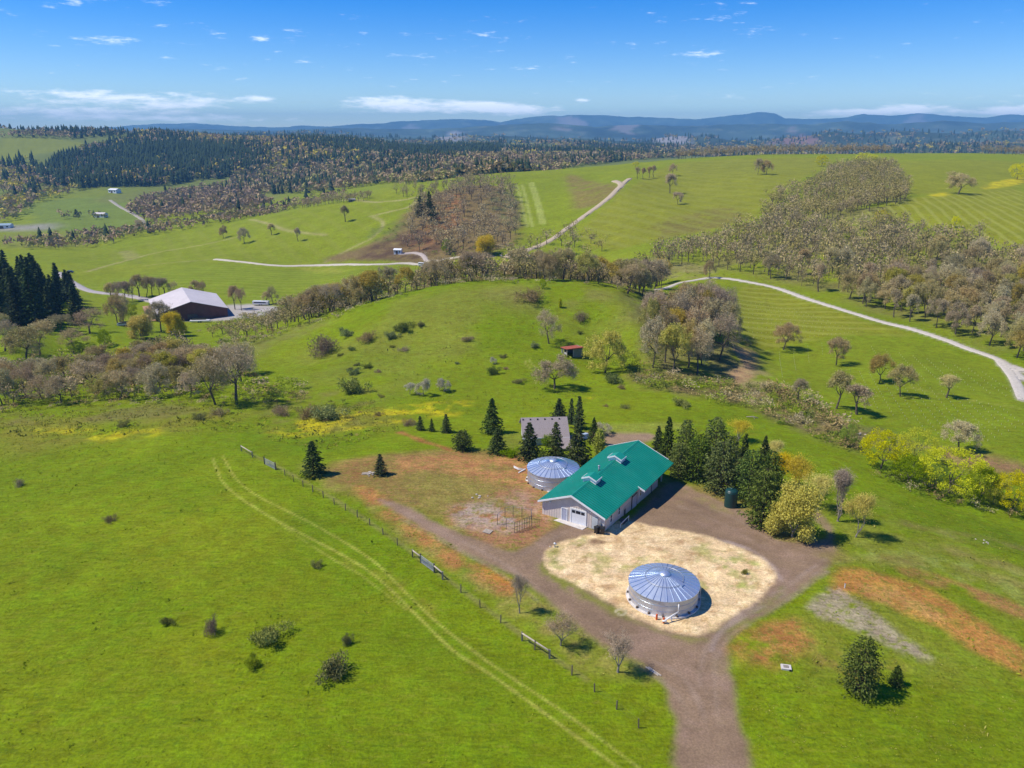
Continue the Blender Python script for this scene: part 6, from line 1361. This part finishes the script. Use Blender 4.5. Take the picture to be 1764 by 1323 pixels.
# the largest stand as trees of their own
order = sorted(range(len(OAKS)), key=lambda i: (not OAKS[i][6], -OAKS[i][2]/OAKS[i][1].y))
LIMIT = 295; SHARED = {}; KIND = {}
for i in order[:LIMIT]:
    key, p, h, w, lab, grp, _ = OAKS[i]; o = put(key, p, h, w, lab, 'oak tree', grp, 'oak_tree')
    if grp: SHARED.setdefault(grp, []).append(o); KIND[o.name] = {'oak':'lichen oak','oakg':'olive oak','oaks':'slender oak','oakb':'bare oak'}[key.rstrip('0123456789')]
PLACE = {'oaks of the big wood':'in wood above white road','oaks behind the hill crest':'behind middle hill crest','left field thicket':'in left field thicket','tall oak clump':'in tall clump beside brown bank','oaks in the left hollow':'in far left hollow','bare trees by the riding barn':'near the red riding barn',
  'row on the hillside':'in small hillside row','oaks on the knoll':'on wooded knoll at right','oaks before the junction':'below the road junction','oaks on the bare slope':'on bare reddish slope','oaks on top of the slope':'along top of bare slope','oaks along the dirt road':'along the dirt road','oaks behind the thicket':'on slope behind left thicket','scrub oaks at the hill foot':'at left foot of middle hill'}
for g, os_ in SHARED.items(): place_labels(os_, lambda o: KIND[o.name], PLACE.get(g, 'in the ' + g))
REST = [OAKS[i] for i in order[LIMIT:]]
def mass_mat(name, trans=.12):
    t = NT(name); c = t.node('ShaderNodeVertexColor', layer_name='tone').outputs[0]; g = t.node('ShaderNodeNewGeometry')
    f = t.ramp(g.outputs['Random Per Island'], 0, 1, .78, 1.20); c = t.mix(1.0, c, t.node('ShaderNodeCombineColor', {0:f,1:f,2:f}).outputs[0], 'MULTIPLY')
    d = t.node('ShaderNodeBsdfDiffuse', {'Color': c}); tr = t.node('ShaderNodeBsdfTranslucent', {'Color': c}); m = t.node('ShaderNodeMixShader', {0: trans, 1: d.outputs[0], 2: tr.outputs[0]})
    t.l.new(m.outputs[0], t.n['Material Output'].inputs['Surface']); return t.m
M_MASS = mass_mat('mixed_wood')
def round_lod(rng, n=180, L=.105, W=.052, trunk=True):
    """unit tree: 1 high, 1 wide"""
    c = rng.normal(size=(9,3))*[.2,.2,.13]+[0,0,.62]; cen = c[rng.integers(0,9,n)]+rng.normal(size=(n,3))*[.12,.12,.10]; cen[:,2] = np.clip(cen[:,2],.12,1)
    v, f = rhombs(cen, L, W, rng); nt = 0
    if trunk:
        sg = [((0,0,-.05),(0,0,.35),.03,.022)]+[((0,0,.3),tuple(q),.016,.006) for q in c[:5]]; tv, tf = tubes(sg,3); nt = len(tv); f = np.concatenate([f,tf+len(v)]); v = np.concatenate([v,tv])
    return v, f, nt
def cone_lod(rng, tiers=3, sides=5):
    v = []; f = []
    for t in range(tiers):
        z0 = .06+t*.26; z1 = min(1.0, z0+.46); r = .5*(1-.27*t)*rng.uniform(.85,1.1); n = len(v); ph = rng.uniform(0,6)
        for k in range(sides): a = ph+6.283*k/sides; rr = r*rng.uniform(.65,1.15); v.append((rr*math.cos(a),rr*math.sin(a),z0+rng.uniform(-.04,.04)))
        v.append((0,0,z1))
        for k in range(sides): f.append((n+k,n+(k+1)%sides,n+sides,n+sides))
    return np.array(v), np.array(f), 0
def mass(name, items, protos, label, cat, tri=False):
    """items: (x,y,z,h,w,rgb)"""
    V=[];F=[];C=[];n=0; rng = np.random.default_rng(3)
    for (x,y,z,h,w,rgb) in items:
        v,f,nt = protos[rng.integers(len(protos))]; a = rng.uniform(0,6.28); ca,sa = math.cos(a),math.sin(a)
        q = np.empty_like(v); q[:,0] = (v[:,0]*ca-v[:,1]*sa)*w+x; q[:,1] = (v[:,0]*sa+v[:,1]*ca)*w+y; q[:,2] = v[:,2]*h+z
        V.append(q); F.append(f+n); n += len(v); c = np.tile(rgb,(len(v),1))
        if nt: c[-nt:] = (.15,.12,.09)
        C.append(c)
    F = np.concatenate(F)
    if tri: F = F[:,:3]
    me = np_mesh(name, np.concatenate(V), F); add_color(me, 'tone', np.concatenate(C)); o = link(name, me, M_MASS); return tag(o, label, cat, kind='stuff')
lr = np.random.default_rng(9)
RL = [round_lod(lr) for _ in range(6)]; RLF = [round_lod(lr, 15, .48, .42, False) for _ in range(8)]; CL = [cone_lod(lr) for _ in range(6)]
tone = {'oak':(.43,.34,.17),'oakg':(.40,.33,.11),'oaks':(.41,.32,.165),'oakb':(.41,.31,.175)}
if REST:
    mass('oak_wood', [(p.x,p.y,p.z,h,(w or h*.9*(.55 if key[:4]=='oaks' else 1)),np.array(tone[key.rstrip('0123456789')])*wr_.uniform(.8,1.2)) for key,p,h,w,lab,g,_ in REST], RL, 'far grey oaks filling the woods behind the nearer ones', 'wood')
# forest of the far hills, left and centre
def forest(polys):
    con, dec = [], []
    for pix, space, pc, hc, hd, cols in polys:
        P = scatter(pix, space, wr_)
        mixn = fbm(P[:,0],P[:,1],170,3,55)
        for p, m in zip(P, mixn):
            if wr_.random() < np.clip(pc+m*4.6*pc*(1-pc), 0, 1): 
                h = wr_.uniform(*hc); con.append((p[0],p[1],p[2],h,h*wr_.uniform(.42,.6),np.array((.036,.054,.026))*wr_.uniform(.7,1.4)))
            else:
                h = wr_.uniform(*hd); c = np.array(cols[wr_.integers(len(cols))])*wr_.uniform(.8,1.2); dec.append((p[0],p[1],p[2],h,h*wr_.uniform(.9,1.3),c))
    return con, dec
PURP, TAN, YEL, OLV = (.36,.25,.15), (.41,.31,.15), (.54,.44,.06), (.32,.30,.09)
con, dec = forest([
 ([(60,300),(110,270),(220,262),(300,250),(420,262),(450,290),(400,305),(330,312),(250,322),(150,325),(80,320)], 8.5, .80, (17,26), (12,17), (PURP,TAN,YEL)),
 ([(130,262),(240,238),(420,236),(560,240),(720,262),(640,290),(500,300),(420,296),(300,262),(180,268)], 10.5, .45, (16,26), (12,18), (PURP,TAN,TAN,YEL)),
 ([(400,305),(520,292),(640,285),(760,272),(900,278),(980,284),(860,298),(720,312),(600,326),(500,335),(400,330)], 9, .12, (15,22), (10,15), (TAN,PURP,TAN,OLV)),
 ([(640,300),(800,280),(960,272),(1160,266),(1170,272),(1000,286),(860,298),(720,316)], 9.5, .14, (14,22), (10,14), (TAN,TAN,PURP,OLV)),
 ([(0,345),(60,330),(150,325),(60,350),(30,380),(0,385)], 11, .15, (16,26), (9,14), (PURP,TAN,OLV,YEL)),
 ([(0,335),(0,285),(60,275),(80,315),(60,330)], 12, .45, (18,28), (11,15), (TAN,PURP,YEL)),
 ([(220,365),(250,345),(330,328),(400,318),(430,330),(470,352),(440,362),(360,372),(260,385)], 9.5, .02, (14,20), (8,13), (PURP,TAN,PURP)),
 ([(0,425),(60,418),(160,402),(240,395),(330,388),(420,370),(500,350),(560,340),(600,333),(560,348),(500,362),(420,378),(330,395),(220,412),(80,432)], 9, .05, (12,18), (6,10), (TAN,PURP,OLV)),
 ([(95,372),(180,372),(190,378),(110,380)], 14, .2, (8,12), (6,9), (TAN,OLV)),
 ([(0,238),(60,230),(130,228),(240,232),(130,240),(60,238)], 13, .5, (16,24), (12,18), (PURP,TAN)),
 ([(860,262),(960,252),(1120,252),(1170,262),(1000,272),(860,272)], 16, .35, (18,26), (12,16), (TAN,YEL,PURP)),
 ([(600,252),(760,250),(860,256),(860,268),(700,272)], 11, .8, (17,26), (12,16), (TAN,PURP))])
# wooded hills behind: sparse rows of conifers and bare trees on the nearer ranges
def range_trees(y0, y1, n, pc, hc, hd):
    s = wr_.uniform(-.70,.70,n); y = np.exp(wr_.uniform(math.log(y0),math.log(y1),n)); x = s*(y+Y0); z = ground(x,y); m = fbm(x,y,260,3,58)
    for a,b,c,q in zip(x,y,z,m):
        if wr_.random() < pc+q*.9: h = wr_.uniform(*hc); con.append((a,b,c,h,h*.55,np.array((.036,.054,.028))*wr_.uniform(.7,1.4)))
        else: h = wr_.uniform(*hd); dec.append((a,b,c,h,h*1.25,np.array((PURP,TAN,YEL,TAN)[wr_.integers(4)])*wr_.uniform(.8,1.15)))
range_trees(2250, 3000, 4200, .45, (15,22), (12,16)); range_trees(3000, 4450, 4200, .55, (18,26), (14,20))
mass('conifer_forest', con, CL, 'far dark conifer forest on the hills', 'forest', True)
mass('leafless_forest', dec, RLF, 'far brown leafless woods on the hills and in the valley', 'forest', True)

# ---------------------------------------------------------------- shrubs
SH = [(599,578,30,'bush'),(636,586,40,'brush'),(673,583,28,'bush'),(694,568,34,'bush'),(726,562,16,'bush'),(605,603,17,'bush'),(585,613,12,'bush'),(677,598,10,'bush'),(697,604,19,'brush'),(614,629,12,'bush'),(634,634,19,'bush'),(604,637,12,'bush'),
      (609,645,22,'bush'),(651,641,13,'brush'),(604,677,52,'bush'),(658,684,14,'bush'),(808,587,24,'brush'),(787,627,10,'bush'),(866,616,14,'bush'),(849,643,24,'bush'),(871,636,11,'brush'),(893,659,22,'bush'),(922,599,19,'bush'),(917,518,48,'brush'),
      (1003,553,34,'brush'),(998,574,12,'bush'),(1054,660,34,'bush'),(1073,670,18,'brush'),(1078,703,18,'bush'),(1044,700,12,'brush'),(1178,699,32,'bush'),(702,732,26,'brush'),(651,716,18,'brush'),(555,606,60,'brush'),(528,718,44,'brush'),(560,722,60,'bush'),
      (490,715,40,'brush'),(346,722,26,'bush'),(375,714,34,'brush'),(210,735,22,'bush'),(1345,730,16,'bushg'),(1450,752,24,'bushg')]
HB = {}
for k, (px, py, w, kd) in enumerate(SH):
    side = 'left' if px < 640 else ('middle' if px < 860 else 'right')
    kn = {'bush':'dark green bramble bush','brush':'brown leafless bush','bushg':'fresh green bush'}[kd]; sz = 'large wide' if w > 38 else ('medium' if w > 20 else 'small')
    p = hit(px, py); m = pxm(p); o = put(kd+str(k%3), p - Vector((0,0,.1)), w/m*.55*vr.uniform(.8,1.1), w/m*.95, '%s %s on the %s part of the green hill' % (sz, kn, side), 'bush', '%s %ss on the %s of the hill' % (sz, kn, side), 'hill_bush'); HB.setdefault((sz, kn, side), []).append(o)
for (sz, kn, side), os_ in HB.items(): place_labels(os_, lambda o: sz + ' ' + kn, 'on the %s part of the hill' % side)
for key, px, py, w, h, lab in (('bush0',462,1100,58,38,'olive bramble bush with dark right side, second largest in the near field'),('brush1',367,1088,32,38,'grey leafless bush in the near field left of the olive bramble'),('bush2',578,1160,66,42,'largest pale olive bush at the bottom edge of the near field'),
  ('bushg1',436,1148,30,26,'yellow green weed clump near the bottom of the field'),('bush1',598,1108,20,22,'small dark bush above the largest field bush'),('bush3',545,977,22,16,'small dark bush beside the wheel tracks'),('brush2',188,898,24,16,'small brown tuft bush alone in the open left field'),('brush0',32,836,20,16,'small dark tuft bush at the far left of field'),('bush0',290,1073,22,18,'small green tuft bush left of the grey leafless bush'),('bush2',1283,988,12,12,'small green shrub on the right part of the straw patch')):
    p = hit(px, py); m = pxm(p); put(key, p-Vector((0,0,.08)), h/m*.95, w/m, lab, 'bush', None, 'field_bush')
# brush that nobody could count: gully, thickets, hollow, foot of the woods
def brush_mass(name, polys, label, n=85):
    items = []
    for pix, space, h, cols in polys:
        for p in scatter(pix, space, wr_):
            hh = wr_.uniform(*h); items.append((p[0],p[1],p[2]-.15*hh,hh,hh*wr_.uniform(1.0,1.8),np.array(cols[wr_.integers(len(cols))])*wr_.uniform(.75,1.25)))
    return mass(name, items, [round_lod(lr, n, .18, .06, False) for _ in range(5)], label, 'brush')
DRK, GRN, BRN, GRY = (.14,.165,.035), (.27,.34,.03), (.34,.25,.10), (.46,.38,.20)
brush_mass('gully_brush', [([(1085,640),(1150,648),(1240,660),(1330,668),(1400,700),(1480,750),(1490,785),(1440,770),(1380,745),(1290,705),(1180,680),(1090,668)], 2.3, (1.0,3.2), (BRN,BRN,GRY,DRK,GRN)),
  ([(1300,660),(1400,690),(1470,740),(1440,745),(1360,705)], 3.5, (2.0,4.0), (GRY,BRN,BRN)),
  ([(1040,630),(1110,600),(1170,650),(1100,660)], 3, (1.5,3.5), (DRK,BRN,GRN)), ([(1260,575),(1300,590),(1300,600),(1265,590)], 2.5, (1,2), (GRY,BRN)),
  ([(1490,815),(1560,845),(1640,868),(1764,900),(1764,885),(1640,850),(1540,820)], 2.2, (1.0,2.4), (DRK,BRN,GRN,GRY))], 'tangled brown and green brush in the gully right of the hill')
brush_mass('thicket_brush', [([(0,712),(120,702),(300,698),(480,700),(530,690),(500,675),(300,680),(0,690)], 2.4, (.8,2.6), (BRN,GRY,GRN,DRK,BRN)), ([(460,695),(520,690),(530,660),(490,655),(465,670)], 2.6, (1.5,3.4), (GRN,GRY,DRK)),
  ([(520,540),(640,512),(760,494),(900,488),(1040,492),(1095,515),(1080,505),(900,484),(700,498),(560,530)], 3.0, (1.5,3.5), (GRY,BRN,DRK,GRY)), ([(0,690),(0,640),(120,625),(300,612),(430,640),(460,680),(300,685),(120,690)], 4.2, (2,4.5), (BRN,GRY,GRY,(.36,.31,.10),GRN)),
  ([(340,600),(420,585),(520,560),(640,525),(700,508),(690,515),(600,540),(500,570),(400,605)], 2.8, (1,3), (BRN,GRY,GRY,DRK)), ([(0,720),(230,712),(240,735),(0,745)], 4.5, (.4,1.2), (BRN,DRK)),
  ([(470,705),(620,690),(640,710),(560,728),(480,722)], 3.2, (.5,1.6), (BRN,DRK,GRN)), ([(720,440),(790,430),(890,420),(880,440),(780,448)], 6, (1.5,4), (GRN,GRY,BRN)), ([(640,405),(700,385),(690,410),(640,420)], 7, (1,3), (DRK,GRN)),
  ([(420,545),(480,540),(520,535),(500,548),(420,560),(330,575)], 3, (1.5,3.5), (GRY,BRN,GRN)), ([(0,640),(100,600),(200,595),(200,630),(80,640)], 5, (1,3), (BRN,GRN,DRK)), ([(1100,470),(1250,455),(1300,470),(1200,478)], 7, (.8,2.0), (DRK,BRN))], 'low tangled brush along the thickets on the left and behind the hill')
# tussocks and weeds of the pastures
def tussocks():
    rng = np.random.default_rng(21); V=[];F=[];C=[];n=0
    areas = [([(-100,1330),(-60,760),(380,745),(640,880),(980,1160),(1100,1330)], 7000, (.06,.20), ((.19,.25,.01),(.26,.30,.014),(.15,.21,.01),(.30,.30,.03))),
             ([(-60,760),(0,700),(480,700),(640,690),(700,740),(560,780),(420,745)], 2600, (.12,.4), ((.24,.23,.04),(.32,.29,.06),(.17,.19,.03),(.38,.35,.04))),
             ([(560,650),(640,560),(900,505),(1080,540),(1050,690),(700,740)], 1600, (.12,.35), ((.20,.26,.02),(.27,.29,.04),(.30,.26,.07))),
             ([(1290,1330),(1290,1140),(1430,1010),(1440,880),(1500,800),(1764,940),(1764,1330)], 3600, (.06,.2), ((.23,.28,.014),(.31,.33,.03),(.38,.35,.08),(.18,.24,.01))),
             ([(560,838),(700,930),(960,1120),(1130,1250),(1060,1110),(880,1000),(690,885)], 1500, (.06,.2), ((.28,.30,.03),(.38,.35,.08),(.21,.25,.02)))]
    for pix, N, hs, cols in areas:
        pts = [hit(*p) if p[1] < 1200 else at_z(p[0],p[1],gz(0,60)) for p in pix]; line = np.array([[p.x,p.y] for p in pts]); lo, hi = line.min(0), line.max(0)
        x = rng.uniform(lo[0],hi[0],N*2); y = rng.uniform(lo[1],hi[1],N*2); ok = inside(x,y,line) & (np.abs(TYPE_at(x,y)) == 0) & (fbm(x,y,7,3,12) > -.25); x,y = x[ok][:N],y[ok][:N]; z = ground(x,y)
        h = rng.uniform(*hs,len(x))*(1+1.2*(rng.random(len(x))<.03)); m = 4
        cen = np.repeat(np.stack([x,y,z],1),m,0)+np.concatenate([rng.normal(size=(len(x)*m,2))*np.repeat(h,m)[:,None]*.9, np.repeat(h,m)[:,None]*rng.uniform(.15,.6,(len(x)*m,1))],1)
        hh = np.repeat(h,m); v,f = rhombs(cen, 1.0, .5, rng); 
        c4 = np.repeat(cen,4,0); v = c4+(v-c4)*np.repeat(hh,4)[:,None]*1.1
        V.append(v);F.append(f+n);n += len(v); cc = np.array(cols)[rng.integers(0,len(cols),len(x))]; C.append(np.repeat(cc,m*4,0))
    me = np_mesh('grass_tussocks', np.concatenate(V), np.concatenate(F)); add_color(me,'tone',np.concatenate(C)); o = link('grass_tussocks', me, M_MASS); tag(o,'coarse grass tussocks and weeds standing in the pastures','grass',kind='stuff')
def TYPE_at(x, y):
    r = np.clip(np.round(np.interp(y, ROWS, np.arange(NR))),0,NR-1).astype(int); c = np.clip(np.round(np.interp(x/(y+Y0), COLS, np.arange(NC))),0,NC-1).astype(int)
    t = TYPE.reshape(NR,NC)[r,c]; return np.where(np.isin(t,(P_GRAVEL,P_STRAW,P_ROAD)),1,0)
tussocks()
